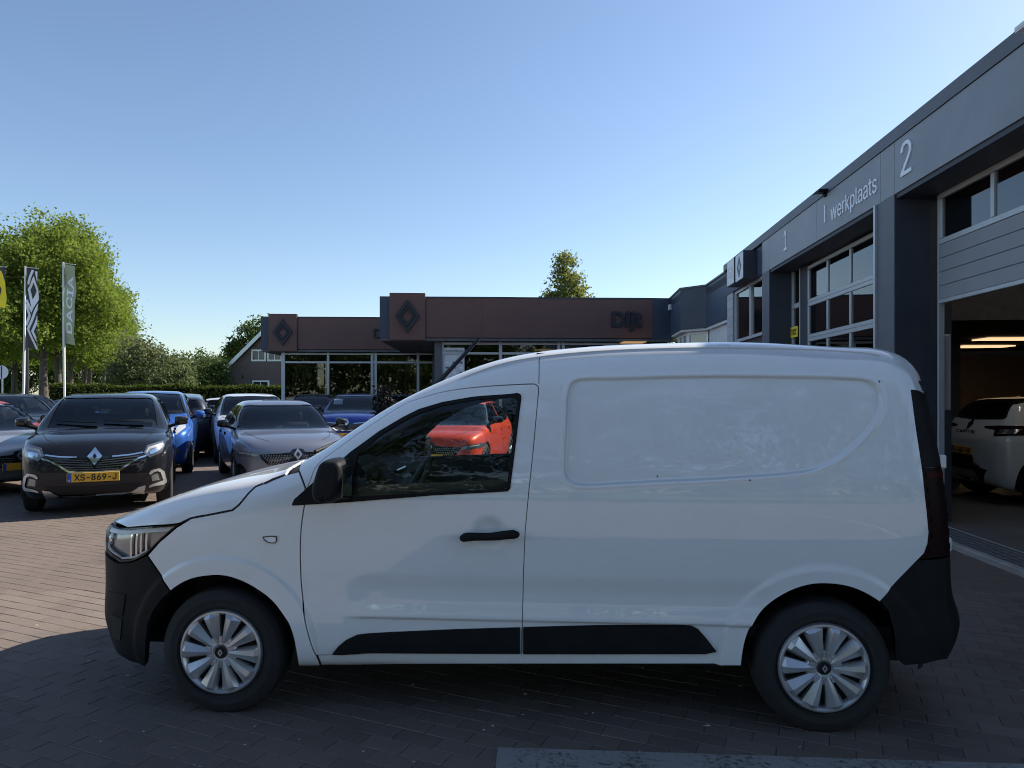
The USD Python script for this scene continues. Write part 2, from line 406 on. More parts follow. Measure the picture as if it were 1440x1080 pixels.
def diamond(w, h, t, inner=True):
    """two-line diamond emblem as polygons in the plane, w x h, stroke t"""
    def rh(a, b): return Polygon([(-a, 0), (0, b), (a, 0), (0, -b)])
    a, b = w / 2, h / 2; s = t * math.hypot(a, b) / b
    outer = rh(a, b).difference(rh(a - s, b - s * b / a))
    return outer
# ------------------------------------------------------------------ workshop building along the right (front plane x = 4)
plain('fascia_grey', (0.20, 0.21, 0.23), 0.45, vary=.11, vscale=1.1)
plain('fascia_dark', (0.080, 0.087, 0.102), 0.5, vary=.10, vscale=2)
plain('cladding_dark', (0.030, 0.034, 0.045), 0.55, vary=.10, vscale=2)
plain('cladding_blue', (0.028, 0.040, 0.065), 0.5, vary=.08, vscale=2)
plain('brown_panel', (0.098, 0.046, 0.038), 0.55, vary=.08, vscale=1.2)
plain('aluminium', (0.42, 0.44, 0.46), 0.4, metal=.4, vary=.05)
plain('door_panel_grey', (0.21, 0.22, 0.24), 0.5, vary=.05, vscale=2, bump=.15, bscale=30)
plain('sign_white', (0.75, 0.76, 0.76), 0.4)
plain('sign_grey', (0.55, 0.58, 0.61), 0.45)
plain('letter_white', (0.68, 0.71, 0.75), 0.4)
plain('letter_dark', (0.008, 0.0085, 0.014), 0.5)
plain('hall_wall', (0.42, 0.34, 0.27), 0.9, vary=.1)
plain('hall_dark', (0.09, 0.092, 0.098), 0.9, vary=.2)
plain('hall_floor', (0.10, 0.105, 0.11), 0.45, vary=.25, vscale=1.5)
plain('concrete', (0.28, 0.27, 0.25), 0.9, vary=.25, vscale=5, bump=.4, bscale=80)
plain('steel_grate', (0.22, 0.23, 0.24), 0.5, metal=.6, vary=.3, vscale=30)
plain('rooftop', (0.12, 0.12, 0.12), 0.9, vary=.2)
plain('white_wall', (0.55, 0.56, 0.58), 0.8, vary=.08, vscale=3)
plain('sign_yellow', (0.72, 0.60, 0.04), 0.5)
mat('lamp_glow', {'e': ('emission', {'color': (1.0, .66, .36), 'strength': .55})}, [], 'e.emission')
mat('lamp_dim', {'e': ('emission', {'color': (1.0, .60, .30), 'strength': .22})}, [], 'e.emission')
pane('window_glass', (0.55, 0.58, 0.58), ior=2.2)
pane('showroom_glass', (0.45, 0.48, 0.46), ior=1.7)
mat('painted_brick', {'c': ('texture_coordinate', {}), 'mp': ('mapping', {'rotation': (math.pi / 2, 0, math.pi / 2)}), 'b': ('brick_texture', {'color1': (.34, .35, .38), 'color2': (.40, .41, .43), 'mortar': (.22, .23, .25), 'scale': 1.0, 'brick_width': .22, 'row_height': .065, 'mortar_size': .008}), 'p': ('principled_bsdf', {'roughness': .8})},
    [('c.object', 'mp.vector'), ('mp.vector', 'b.vector'), ('b.color', 'p.base_color')], 'p.BSDF')
X0 = 4.0
def fat_text(txt, height, width, grow):
    m = meshkit.text_mesh(txt, height, .01, True); v, t = m.vertices, m.faces; top = t[(v[t][:, :, 2] > .009).all(1)]
    g = unary_union([Polygon(v[q][:, :2]).buffer(.0005) for q in top]).buffer(grow); b = g.bounds
    return affinity.scale(affinity.translate(g, -(b[0] + b[2]) / 2, -(b[1] + b[3]) / 2), width / (b[2] - b[0]), 1.0, origin=(0, 0))
ws_b = thing('workshop_building', 'long dark grey workshop with numbered bays and a grey fascia on the right', 'building')
def wput(name, m, mt, parent=None, **k): return put(parent or ws_b, name, m, mt, smooth=False, **k)
seams = [2.6, 6.0, 8.89, 9.27, 11.55, 14.10, 14.60]
panels = []
for a, b in zip(seams[:-1], seams[1:]):
    panels.append(wput('fascia_panel', bevel_box(X0, X0 + .10, a + .004, b - .004, 3.955, 4.585, .003), 'fascia_grey'))
def on_fascia(txt, px, py, height, width, x=X0, mt='letter_white', parent=None, bold=False):
    p = at_x(px, py, x); m = lettering(txt, height, width, .012, bold)
    m = moved(m, (0, 0, 0), -math.pi / 2)                            # facing -x, read from the left end (far) to the near one
    m.vertices = m.vertices + [x - .0, p[1], p[2]]; return put(parent, 'lettering', m, mt, smooth=False)
hgt = lambda px, y0, y1, x=X0: abs(at_x(px, y0, x)[2] - at_x(px, y1, x)[2])
wid = lambda p0, p1, x=X0: abs(at_x(p0, 300, x)[1] - at_x(p1, 300, x)[1])
on_fascia('2', 1275, 221, hgt(1275, 198, 245), wid(1267, 1282), parent=panels[1])
on_fascia('1', 1105, 338, hgt(1105, 324, 352), wid(1103, 1107), parent=panels[4])
on_fascia('werkplaats', 1199, 283, .235, wid(1167, 1231), parent=panels[3])
bar = at_x(1160.5, 301, X0); put(panels[3], 'divider_bar', box(X0 - .012, X0, bar[1] - .02, bar[1] + .02, bar[2] - .13, bar[2] + .13), 'letter_white', smooth=False)
wput('roof_edge', box(X0 - .012, X0 + .30, 2.6, 18.0, 4.59, 4.745), 'fascia_dark')
wput('fascia_backing', box(X0 + .103, X0 + .40, 2.6, 14.6, 3.96, 4.587), 'fascia_dark')
wput('soffit', box(X0 + .02, 4.60, 2.6, 14.6, 3.90, 3.953), 'cladding_dark')
wput('roof', box(X0 + .303, 17.2, 2.6, 18.0, 4.50, 4.68), 'rooftop')
for y0, y1 in ((8.89, 9.36), (14.10, 14.60), (3.6, 4.1)):
    wput('pillar', box(X0 + .012, 4.66, y0, y1, 0, 3.898), 'cladding_dark')
    wput('pillar_front', box(X0 - .004, X0 + .010, y0 + .003, y1 - .003, 0, 3.95), 'fascia_dark' if y0 > 10 else 'aluminium' if False else 'fascia_dark')
wput('corner_trim', box(X0 - .03, X0 + .03, 9.363, 9.415, 0.0, 3.95), 'aluminium')
def sectional_door(name, y0, y1, zb, rows, cols, lintel):
    """overhead door in the plane x = 4.44; rows: (z0, z1, glazed)"""
    d_ = None
    for z0, z1, glazed in rows:
        if not glazed:
            q = wput(name if d_ is None else 'door_section', bevel_box(4.43, 4.47, y0, y1, z0 + .003, z1 - .003, .004), 'door_panel_grey', d_)
            d_ = d_ or q
        else:
            w = (y1 - y0) / cols
            for zz0, zz1, yy0, yy1 in [(z0, z0 + .065, y0, y1), (z1 - .065, z1, y0, y1)] + [(z0 + .067, z1 - .067, y0 + i * w - (.03 if 0 < i < cols else 0 if i == 0 else .06), y0 + i * w + (.03 if 0 < i < cols else .06 if i == 0 else 0)) for i in range(cols + 1)]:
                q = wput(name if d_ is None else 'door_rail', bevel_box(4.425, 4.468, yy0, yy1, zz0 + .002, zz1 - .002, .003), 'aluminium', d_)
                d_ = d_ or q
            for i in range(cols):
                wput('door_pane', box(4.444, 4.450, y0 + i * w + .02, y0 + (i + 1) * w - .02, z0 + .06, z1 - .06), 'window_glass', d_)
    return d_
zr = [3.86, 3.19, 2.555, 1.93, 1.30]
d1 = sectional_door('overhead_door', 9.42, 13.22, 0, [(zr[i + 1], zr[i], True) for i in range(4)] + [(.66, 1.30, False), (.02, .66, False)], 4, 3.9)
d2 = sectional_door('overhead_door', 4.55, 8.72, 2.65, [(3.30, 3.90, True)] + [(3.30 - .162 * (i + 1), 3.30 - .162 * i, False) for i in range(4)], 4, 3.9)
wput('door_bottom_rail', bevel_box(4.415, 4.475, 4.55, 8.72, 2.605, 2.65, .006), 'aluminium', d2)
for yy in (8.74, 4.49): wput('door_track', box(4.44, 4.50, yy, yy + .04, 0, 3.9), 'aluminium')
wput('bay_wall', box(4.445, 4.58, 13.24, 14.10, 0, 2.40), 'cladding_dark'); wput('bay_mullion', box(4.43, 4.58, 13.24, 13.62, 2.40, 3.9), 'cladding_dark')
wput('side_window_frame', joined([box(4.42, 4.47, 13.62, 13.67, 2.40, 3.9), box(4.42, 4.47, 14.05, 14.098, 2.40, 3.9), box(4.421, 4.469, 13.672, 14.048, 3.18, 3.27), box(4.421, 4.469, 13.672, 14.048, 2.40, 2.47)]), 'aluminium')
wput('side_window_pane', box(4.448, 4.454, 13.66, 14.06, 2.45, 3.88), 'window_glass')
p = at_x(1116, 467, 4.40); ys = put(ws_b, 'yellow_notice', box(4.405, 4.415, p[1] - .20, p[1] + .20, p[2] - .10, p[2] + .10), 'sign_yellow', smooth=False)
t = moved(lettering('TOOX', .11, .30, .004, True), (0, 0, 0), -math.pi / 2); t.vertices += [4.405, p[1], p[2]]; put(ys, 'lettering', t, 'plate_letter', smooth=False)
# the stretch beyond bay 1: dark wall, two windows, painted pier
wput('upper_wall', box(4.06, 4.40, 14.603, 18.0, 4.0, 4.588), 'cladding_blue')
wput('lower_wall', box(4.10, 4.40, 14.603, 18.0, 0, 2.74), 'cladding_dark')
wput('brick_pier', box(4.08, 4.40, 17.42, 18.0, 2.742, 3.998), 'painted_brick')
for a, b in ((14.66, 15.98), (16.02, 17.38)):
    fr_ = wput('window_frame', box(4.12, 4.20, a, a + .06, 2.78, 3.998), 'aluminium')
    for bx in (box(4.12, 4.20, b - .06, b, 2.78, 3.998), box(4.122, 4.198, a + .062, b - .062, 2.78, 2.84), box(4.122, 4.198, a + .062, b - .062, 3.93, 3.997)): wput('frame_member', bx, 'aluminium', fr_)
    wput('window_pane', box(4.155, 4.162, a + .05, b - .05, 2.83, 3.94), 'window_glass', fr_)
wput('window_sill', box(4.02, 4.20, 14.62, 17.41, 2.742, 2.778), 'aluminium')
# inside of the hall
wput('hall_floor', box(4.45, 17, 2.9, 21.5, -.02, .006), 'hall_floor')
wput('hall_back_wall', box(4.62, 17, 21.3, 21.5, 0, 4.6), 'hall_wall')
wput('hall_side_wall', box(16.9, 17.1, 2.9, 21.28, 0, 4.48), 'hall_wall')
wput('hall_near_wall', box(4.67, 17, 2.62, 2.85, 0, 4.48), 'hall_dark')
wput('hall_ceiling', box(4.62, 16.88, 11.8, 21.28, 2.78, 2.86), 'hall_dark')
wput('hall_partition', box(6.55, 6.75, 12.6, 12.8, 0, 2.78), 'cladding_dark'); wput('hall_partition', box(4.62, 6.545, 12.65, 12.75, 0, 2.78), 'hall_dark')
wput('hall_upper_partition', box(4.62, 16.88, 11.6, 11.798, 2.7, 4.48), 'hall_dark')
for px, py, w in ((1381, 488, .9), (1420, 477.5, 1.1)):
    r = ray(px, py); q = EYEP + r * ((2.74 - EYE) / r[2])
    wput('ceiling_lamp', box(q[0] - .62, q[0] + .62, q[1] - .32, q[1] + .32, 2.735, 2.765), 'lamp_glow')
mat('tube_glow', {'e': ('emission', {'color': (1.0, .86, .70), 'strength': 3.5})}, [], 'e.emission')
for x, y in ((6.2, 9.6), (6.2, 6.6), (8.8, 9.6), (8.8, 6.6)): wput('hall_lamp', bevel_box(x - .09, x + .09, y - .7, y + .7, 4.30, 4.38, .02), 'tube_glow')
wput('workbench', joined([box(7.4, 9.2, 12.0, 12.55, .85, .92), box(7.45, 7.52, 12.05, 12.12, 0, .848), box(9.08, 9.15, 12.05, 12.12, 0, .848), box(7.45, 7.52, 12.45, 12.52, 0, .848), box(9.08, 9.15, 12.45, 12.52, 0, .848)]), 'steel_grate')
for x, h in ((7.75, .3), (8.5, .22)): wput('tool_box', bevel_box(x - .2, x + .2, 12.1, 12.4, .922, .92 + h, .02), 'tail_red_bright' if h > .25 else 'black_plastic')
wput('far_wall', box(4.41, 4.60, 18.0, 21.3, 0, 4.5), 'cladding_dark')
wput('control_box', bevel_box(4.50, 4.60, 8.78, 8.86, 1.35, 2.25, .01), 'aluminium')
# grating channel before the bays
dr = thing('drain_channel', 'metal grating drain in the ground before the open workshop bay', 'drain')
put(dr, 'kerb', box(3.98, 4.05, 3.5, 14.0, -.05, .012), 'concrete'); put(dr, 'kerb', box(4.44, 4.447, 3.5, 14.0, -.05, .012), 'concrete')
put(dr, 'channel', box(4.052, 4.438, 3.5, 14.0, -.06, -.03), 'dark_shell')
put(dr, 'grate_bars', joined([box(4.054, 4.436, y, y + .012, -.02, .008) for y in np.arange(4.4, 10.2, .034)]), 'steel_grate', kind='stuff')
for x in (4.12, 4.20, 4.28, 4.36): put(dr, 'grate_rail', box(x, x + .010, 3.5, 14.0, -.022, .0095), 'steel_grate')
# sign boxes on the wall end
for i, (pa, pb) in enumerate(((1034.5, 1045.5), (1022.8, 1032.6))):
    xs = 3.78; a, b = at_x(pb, 360, xs)[1], at_x(pa, 360, xs)[1]; z1 = at_x(pb, (351.7, 361)[i], xs)[2]; z0 = at_x(pb, (391, 398)[i], xs)[2]
    s_ = thing('wall_sign', ('pale square sign box with a dark diamond emblem on the workshop end wall', 'pale sign box with white letters, left of the diamond sign box')[i], 'sign')
    put(s_, 'sign_box', bevel_box(xs, 4.058, a, b, z0, z1, .006), 'cladding_dark'); put(s_, 'sign_face', bevel_box(xs - .008, xs - .001, a + .012, b - .012, z0 + .012, z1 - .012, .003), 'sign_grey')
    if i == 0:
        m = prism(diamond(.34, .46, .07), xs - .016, xs - .0085, 'x'); m.vertices += [0, (a + b) / 2, (z0 + z1) / 2]; put(s_, 'emblem', m, 'fascia_dark', smooth=False)
        m = prism(Polygon([(-.02, .06), (.02, .06), (.02, .0)]).union(Point(0, 0).buffer(.001)), xs - .016, xs - .0085, 'x')
    else:
        t = moved(lettering('CSC', .16, .42, .008, True), (0, 0, 0), -math.pi / 2); t.vertices += [xs - .0085, (a + b) / 2, z0 + (z1 - z0) * .58]; put(s_, 'lettering', t, 'letter_white', smooth=False)
        t = moved(lettering('service', .06, .36, .006), (0, 0, 0), -math.pi / 2); t.vertices += [xs - .0085, (a + b) / 2, z0 + (z1 - z0) * .36]; put(s_, 'small_lettering', t, 'letter_white', smooth=False)
for px, py, lab, x in ((1157, 271, 'small black floodlight on the fascia above the word on the workshop', X0 - .05), (1456, 33, 'pale floodlight at the top of the fascia, right edge of the photo', X0 - .05)):
    p = at_x(px, py, x); f_ = thing('floodlight', lab, 'lamp', (x, p[1], p[2]))
    put(f_, 'housing', bevel_box(-.10, .06, -.12, .12, -.015, .03, .008), 'black_plastic' if px < 1300 else 'sign_grey'); put(f_, 'bracket', box(.02, .08, -.03, .03, -.06, -.016), 'black_plastic')
    put(f_, 'lens', box(-.095, .05, -.11, .11, -.022, -.0155), 'clear_lens' if px < 1300 else 'sign_white')
# ------------------------------------------------------------------ link block between workshop and showroom
lk = thing('link_building', 'low corner block with a dark blue fascia and white walls between workshop and showroom', 'building')
C0, C1, C2, C3 = (3.43, 23.2), (3.41, 20.9), (4.03, 20.3), (4.075, 18.01)
def wall_between(a, b, z0, z1, t, name, mt, out_=0.0):
    a, b = np.array(a), np.array(b); d = (b - a) / np.linalg.norm(b - a); n = np.array([-d[1], d[0]])
    if n[0] < 0: n = -n
    q = [a - n * out_, b - n * out_, b + n * t, a + n * t]
    return put(lk, name, prism(Polygon(q), z0, z1, 'z'), mt, smooth=False)
wall_between(C0, C1, 3.42, 4.58, .30, 'fascia_panel', 'cladding_blue'); wall_between(C1, C2, 3.42, 4.585, .30, 'fascia_panel', 'cladding_blue', .003); wall_between(C2, C3, 3.42, 4.58, .30, 'fascia_panel', 'cladding_blue')
for a, b in ((C0, C1), (C1, C2), (C2, C3)):
    wall_between(a, b, 4.586, 4.63, .34, 'roof_trim', 'fascia_dark', .03)
put(lk, 'roof', prism(Polygon([C0, C1, C2, C3, (8, 18.0), (8, 24)]), 4.3, 4.5, 'z'), 'rooftop', smooth=False)
I = lambda p, q, d: (p[0] + d, p[1] + d * .35)
B0, B1, B2, B3 = (3.60, 23.2), (3.60, 21.05), (4.15, 20.50), (4.2, 18.01)
wall_between(B2, B3, 0, 3.415, .2, 'white_wall', 'white_wall'); wall_between(B0, B1, 0, 2.4, .2, 'white_wall', 'white_wall'); wall_between(B1, B2, 0, 2.4, .2, 'white_wall', 'white_wall')
put(lk, 'soffit', prism(Polygon([(3.46, 23.2), (3.44, 20.95), (4.05, 20.35), (4.1, 18.02), (4.5, 18.02), (4.5, 23.2)]), 3.35, 3.417, 'z'), 'white_wall', smooth=False)
for (a, b) in ((B0, B1), (B1, B2)):
    a, b = np.array(a), np.array(b); L = np.linalg.norm(b - a); d = (b - a) / L; n = np.array([-d[1], d[0]]); n = n if n[0] > 0 else -n
    k = 3 if L > 1.5 else 1
    for i in range(k):
        s0, s1 = a + d * (L * i / k + .04), a + d * (L * (i + 1) / k - .04)
        fr_ = put(lk, 'window_frame', prism(Polygon([s0, s0 + d * .07, s0 + d * .07 + n * .08, s0 + n * .08]), 2.402, 3.345, 'z'), 'sign_white', smooth=False)
        put(fr_, 'frame_member', prism(Polygon([s1 - d * .07, s1, s1 + n * .08, s1 - d * .07 + n * .08]), 2.402, 3.345, 'z'), 'sign_white', smooth=False)
        for z in (2.402, 3.275): put(fr_, 'frame_member', prism(Polygon([s0 + d * .072, s1 - d * .072, s1 - d * .072 + n * .078, s0 + d * .072 + n * .078]), z, z + .07, 'z'), 'sign_white', smooth=False)
        put(fr_, 'pane', prism(Polygon([s0 + d * .06 + n * .03, s1 - d * .06 + n * .03, s1 - d * .06 + n * .036, s0 + d * .06 + n * .036]), 2.46, 3.29, 'z'), 'window_glass', smooth=False)
# ------------------------------------------------------------------ showroom, turned a little, two stepped blocks
SA, SR = np.array([-4.225, 21.96, 0.0]), math.radians(6.8)
SFm = Frame(SA, SR)
sh = thing('showroom_building', 'low car showroom with brown fascia, two diamond emblems and long glass front', 'building', SA, SR)
def su(px, v, py=500):
    """local u of the photo column px on the plane v = const, and the height of row py there"""
    o, d = SFm.local(EYEP), ray(px, py) @ SFm.R
    t = (v - o[1]) / d[1]; q = o + d * t; return q[0], q[2]
def sput(name, m, mt, parent=None, **k): return put(parent or sh, name, m, mt, smooth=False, **k)
ZT, ZB = 4.60, 3.30
def fascia(v, p0, p1, ptile0, ptile1, pd1, last):
    u0, u1 = su(p0, v)[0], su(p1, v)[0]; a, b = su(ptile0, v)[0], su(ptile1, v)[0]
    sput('fascia_end', box(u0, a - .004, v, v + .45, ZB, ZT), 'cladding_blue')
    n = 4; ee = su(pd1, v)[0]
    for i in range(n):
        x0, x1 = b + (ee - b) * i / n, b + (ee - b) * (i + 1) / n
        sput('fascia_panel', box(x0 + .001, x1 - .001, v, v + .12, ZB + .02, ZT - .05), 'brown_panel')
    sput('fascia_core', box(a, ee, v + .122, v + .45, ZB, ZT - .052), 'cladding_dark')
    if last: sput('fascia_end', box(ee + .004, u1, v, v + .45, ZB, ZT), 'cladding_blue')
    sput('roof_trim', box(b + .003, ee, v - .01, v + .45, ZT - .048, ZT), 'cladding_dark')
    tl = sput('emblem_tile', bevel_box(a, b, v - .06, v + .12, ZB - .06, ZT + .10, .006), 'brown_panel')
    w, h = (b - a) * .70, (ZT - ZB) * .80
    g = diamond(w, h, .105); inner_ = diamond(w * .60, h * .60, .055)
    cut_ = unary_union([Polygon([(-w, -h * .02), (0, h * .56), (w * .1, h * .5), (-w, -h * .1)])])
    for nm, q in (('emblem_outer', g), ('emblem_inner', inner_)):
        m = prism(q, v - .12, v - .062); m.vertices += [(a + b) / 2, 0, (ZT + ZB) / 2 + .02]; sput(nm, m, 'letter_dark', tl)
VL = 6.0
fascia(0.0, 534, 946, 548, 598, 918, True)
fascia(VL, 367, 600, 378, 418, 640, False)
u_, z_ = su(881, 0, 452)
m = prism(fat_text('Dijt', .46, su(903, 0)[0] - su(860, 0)[0], .009), -.06, -.002); m.vertices += [u_, 0, z_]; sput('lettering', m, 'letter_dark')
u_, z_ = su(531, VL, 469); m = lettering('D', .36, None, .05, True); m.vertices += [u_, VL, z_]; sput('lettering', m, 'letter_dark')
uR0, uR1, uL0 = su(534, 0)[0], su(946, 0)[0], su(367, VL)[0]
sput('roof', box(uR0 + .1, uR1 + 4, .452, 14, ZT - .35, ZT - .12), 'rooftop'); sput('roof', box(uL0 + .1, uR0 + .095, VL + .452, 14, ZT - .35, ZT - .12), 'rooftop')
sput('fascia_return', box(uR0 + .002, uR0 + .12, .452, VL - .002, ZB, ZT - .06), 'cladding_blue')
sput('fascia_return', box(uL0 + .002, uL0 + .12, VL + .452, 13.9, ZB, ZT - .06), 'cladding_blue')
sput('soffit', box(uR0 + .01, uR1, .02, 13.9, ZB - .08, ZB - .002), 'hall_dark'); sput('soffit', box(uL0 + .01, uR0 + .005, VL + .02, 13.9, ZB - .08, ZB - .002), 'hall_dark')
def glazing(v, posts, rails, zt, extra=()):
    """posts: (photo column, width); panes between them, rails at heights"""
    us = [su(p, v)[0] for p, w in posts]
    hs = [0.05] + rails + [zt]
    for i, (u, (p, w)) in enumerate(zip(us, posts)): sput('glazing_post', box(u - w / 2, u + w / 2, v - .05, v + .06, 0, zt), 'aluminium' if w < .2 else 'fascia_dark')
    for i in range(len(us) - 1):
        a, b = us[i] + posts[i][1] / 2 + .002, us[i + 1] - posts[i + 1][1] / 2 - .002
        for z in rails + [zt - .06, .05]: sput('glazing_rail', box(a, b, v - .045, v + .055, z - .035, z + .035), 'aluminium')
        for z0, z1 in zip(hs[:-1], hs[1:]): sput('pane', box(a - .001, b + .001, v, v + .008, z0 + .03, z1 - .03), 'showroom_glass')
zrR = su(704, .3, 497)[1]; zrL = su(462, VL + .3, 509.5)[1]
glazing(.30, [(617, .26), (622.5, .06), (703.8, .10), (785.5, .09), (792, .09), (876, .12), (944, .12)], [zrR], ZB - .085)
glazing(VL + .30, [(398.5, .14), (461.7, .09), (523.5, .10), (528.5, .10), (588, .10), (612, .22)], [zrL], ZB - .085)
uG = su(398.5, VL + .3)[0]
for k in range(4):
    v0, v1 = VL + .36 + 1.9 * k, VL + .36 + 1.9 * (k + 1)
    sput('glazing_post', box(uG - .05, uG + .05, v1 - .05, v1 + .05, 0, ZB - .085), 'aluminium')
    sput('pane', box(uG - .004, uG + .004, v0 + .05, v1 - .052, .08, zrL - .035), 'showroom_glass'); sput('pane', box(uG - .004, uG + .004, v0 + .05, v1 - .052, zrL + .035, ZB - .09), 'showroom_glass')
    sput('glazing_rail', box(uG - .045, uG + .045, v0 + .05, v1 - .052, zrL - .033, zrL + .033), 'aluminium')
sput('return_glazing', box(su(617, .3)[0] - .10, su(617, .3)[0] + .10, .37, VL + .2, 0, ZB - .09), 'hall_dark')
sput('interior_floor', box(uL0, uR1, VL + .4, 13.9, -.02, .008), 'hall_floor'); sput('interior_floor', box(su(617, .3)[0] + .1, uR1, .4, VL + .39, -.02, .008), 'hall_floor')
sput('interior_wall', box(uG + .3, uR1 + 4, 13.0, 13.2, 0, ZB - .09), 'hall_dark'); sput('interior_wall', box(uR1 + .02, uR1 + .2, .5, 12.9, 0, ZB - .09), 'hall_dark')
for px, py in ((765, 492.5), (890, 482)):
    o, d = SFm.local(EYEP), ray(px, py) @ SFm.R; t = (ZB - .12 - o[2]) / d[2]; q = o + d * t
    sput('ceiling_lamp', box(q[0] - .35, q[0] + .35, q[1] - .35, q[1] + .35, ZB - .125, ZB - .10), 'lamp_dim')
sput('desk', bevel_box(su(470, VL + 3)[0], su(520, VL + 3)[0], VL + 3.0, VL + 3.8, 0.0, 1.05, .02), 'hall_dark')
for a in (.3, .9): sput('stool', tube([(su(440, VL + 2)[0] + a, VL + 2.0, 0), (su(440, VL + 2)[0] + a, VL + 2.0, .75)], .05, 8), 'aluminium')
u0, z1 = su(624, .28, 489); u1, z0 = su(653, .28, 540)
ps = sput('window_poster', box(u0, u1, .285, .289, z0 - .8, z1), 'sign_grey')
m = lettering('LEASETARIEVEN', .12, (u1 - u0) * .9, .003, True); m.vertices += [(u0 + u1) / 2, .285, z1 - .13]; sput('lettering', m, 'fascia_dark', ps)
for i in range(6):
    for j in range(3): sput('poster_line', box(u0 + .06 + j * (u1 - u0) / 3, u0 + (j + .75) * (u1 - u0) / 3, .282, .2845, z1 - .50 - .16 * i, z1 - .44 - .16 * i), 'fascia_dark' if (i + j) % 3 else 'sign_white', ps)
u_, z_ = su(944, -.1, 432); cm_ = sput('wall_lamp', bevel_box(u_ - .08, u_ + .08, -.14, -.002, z_ - .09, z_ + .09, .01), 'sign_grey')
o_, d_ = SFm.local(EYEP), ray(672, 478) @ SFm.R; q0 = o_ + d_ * ((-.55 - o_[1]) / d_[1]); d_ = ray(603, 552) @ SFm.R; q1 = o_ + d_ * ((-.55 - o_[1]) / d_[1]); q2 = q1 + (q1 - q0) * (q1[2] - .05) / (q0[2] - q1[2])
br = thing('slanted_pole', 'black pole slanting up to the showroom fascia, above the van bonnet', 'pole', SA, SR)
dv = np.array([0.06, 0, .05]); 
put(br, 'shaft', tube([q2, q1, q0], [.085, .075, .05], 8), 'letter_dark'); put(br, 'wire', tube([q2 + [.16, 0, 0], q0 + [.06, 0, 0]], .008, 5), 'sign_grey')
put(br, 'wall_bracket', box(q0[0] - .05, q0[0] + .05, q0[1], -.002, q0[2] - .03, q0[2] + .05), 'letter_dark'); put(br, 'foot_plate', box(q2[0] - .15, q2[0] + .15, q2[1] - .15, q2[1] + .15, 0, .05), 'letter_dark')
# ------------------------------------------------------------------ the white delivery van
VF = Frame((0.0, 4.186, 0.0))                 # centre line of the van; it points to -x
VAN_PROF = [(-2.301,.188),(-2.387,.294),(-2.445,.391),(-2.436,.549),(-2.43,.687),(-2.428,.794),(-2.405,.875),(-2.325,.915),(-2.179,.965),(-1.894,1.066),(-1.596,1.135),(-1.404,1.179),(-1.164,1.305),(-.868,1.491),(-.582,1.628),(-.296,1.729),(.101,1.785),(.5,1.802),(1.0,1.804),(1.399,1.78),(1.601,1.762),(1.702,1.692),(1.74,1.6),(1.791,1.3),(1.828,1.0),(1.85,.75),(1.876,.614),(1.941,.497),(1.888,.376),(1.797,.275),(1.6,.209),(0,.2),(-1.5,.2)]
VAN_PLAN = [(-2.52,.40),(-2.47,.53),(-2.40,.655),(-2.30,.755),(-2.15,.825),(-1.95,.868),(-1.6,.886),(-.5,.888),(.8,.886),(1.4,.878),(1.6,.868),(1.72,.845),(1.8,.81),(1.87,.74),(1.93,.62)]
VAN_SECT = [(.2,.845),(.32,.864),(.45,.874),(.6,.876),(.75,.883),(.9,.886),(1.05,.884),(1.15,.876),(1.3,.852),(1.5,.812),(1.65,.775),(1.8,.735)]
HUB_F, HUB_R, HUB_Z = -1.638, 1.182, 0.297
van0 = Body(VAN_PROF, VAN_PLAN, VAN_SECT)
def vt(px, dens=0): 
    px = densify(px, dens) if dens else np.asarray(px, float)
    return VF.trace(van0, px, 2.9, 5.4)
# pressed recess, door scallop and arch lips, as a field of small offsets over (x, z)
REC = [(804,536.7),(817.8,532),(857.8,531),(930,529),(1000,528),(1040,528),(1129,529),(1195.6,531),(1222,534.4),(1233,541),(1240,554),(1241,570),(1235.6,587.8),(1217.8,612),(1195.6,634),(1173,650),(1151,660),(1129,665.6),(1084,670),(1040,673),(1000,675.6),(902,680),(835.6,683.8),(813,683),(800,677.8),(794.4,670),(792,647.8),(794.4,603),(795.6,570),(797.8,550)]
rec = vt(REC)[:, [0, 2]]; rec = closed(smooth_path(np.vstack([rec, rec[:1]]), 5)).buffer(-.012).buffer(.012)
_c = 0.004; _gx, _gz = np.meshgrid(np.arange(-2.6, 2.1, _c), np.arange(0.15, 1.9, _c), indexing='ij')
def sd(poly):
    shapely.prepare(poly); r = poly.exterior; shapely.prepare(r)
    d = shapely.distance(shapely.points(_gx, _gz), r)
    return np.where(shapely.contains_xy(poly, _gx.ravel(), _gz.ravel()).reshape(_gx.shape), -d, d)
def sst(a, b, x): t = np.clip((x - a) / (b - a), 0, 1); return t * t * (3 - 2 * t)
d = sd(rec)
ex = -0.012 * sst(0.0, 0.015, -d) + 0.0025 * np.exp(-((d - 0.006) / 0.007) ** 2)
fade = sst(-1.06, -0.90, _gx) * (1 - sst(0.86, 1.02, _gx))
zz = _gz - 0.008 * (_gx + .9) * 0
ex = ex + fade * (-0.011 * sst(0.70, 0.60, _gz) * sst(0.484, 0.575, _gz) - 0.012 * sst(0.484, 0.470, _gz))
for hx in (HUB_F, HUB_R):
    rr = np.hypot(_gx - hx, _gz - 0.285)
    ex = ex + 0.010 * (1 - sst(0.455, 0.485, rr)) * sst(0.30, 0.36, rr)
hc = vt([(687, 750)])[0]
ex = ex - 0.014 * np.exp(-(((_gx - hc[0]) / 0.062) ** 2 + ((_gz - hc[2] - .008) / 0.055) ** 2) ** 2)
ex = spline_filter(gaussian_filter(ex, 0.7), order=3)
def van_extra(x, z): return map_coordinates(ex, [(x + 2.6) / _c, (z - 0.15) / _c], order=3, prefilter=False, mode='nearest')
van1 = Body(VAN_PROF, VAN_PLAN, VAN_SECT, extra=van_extra)
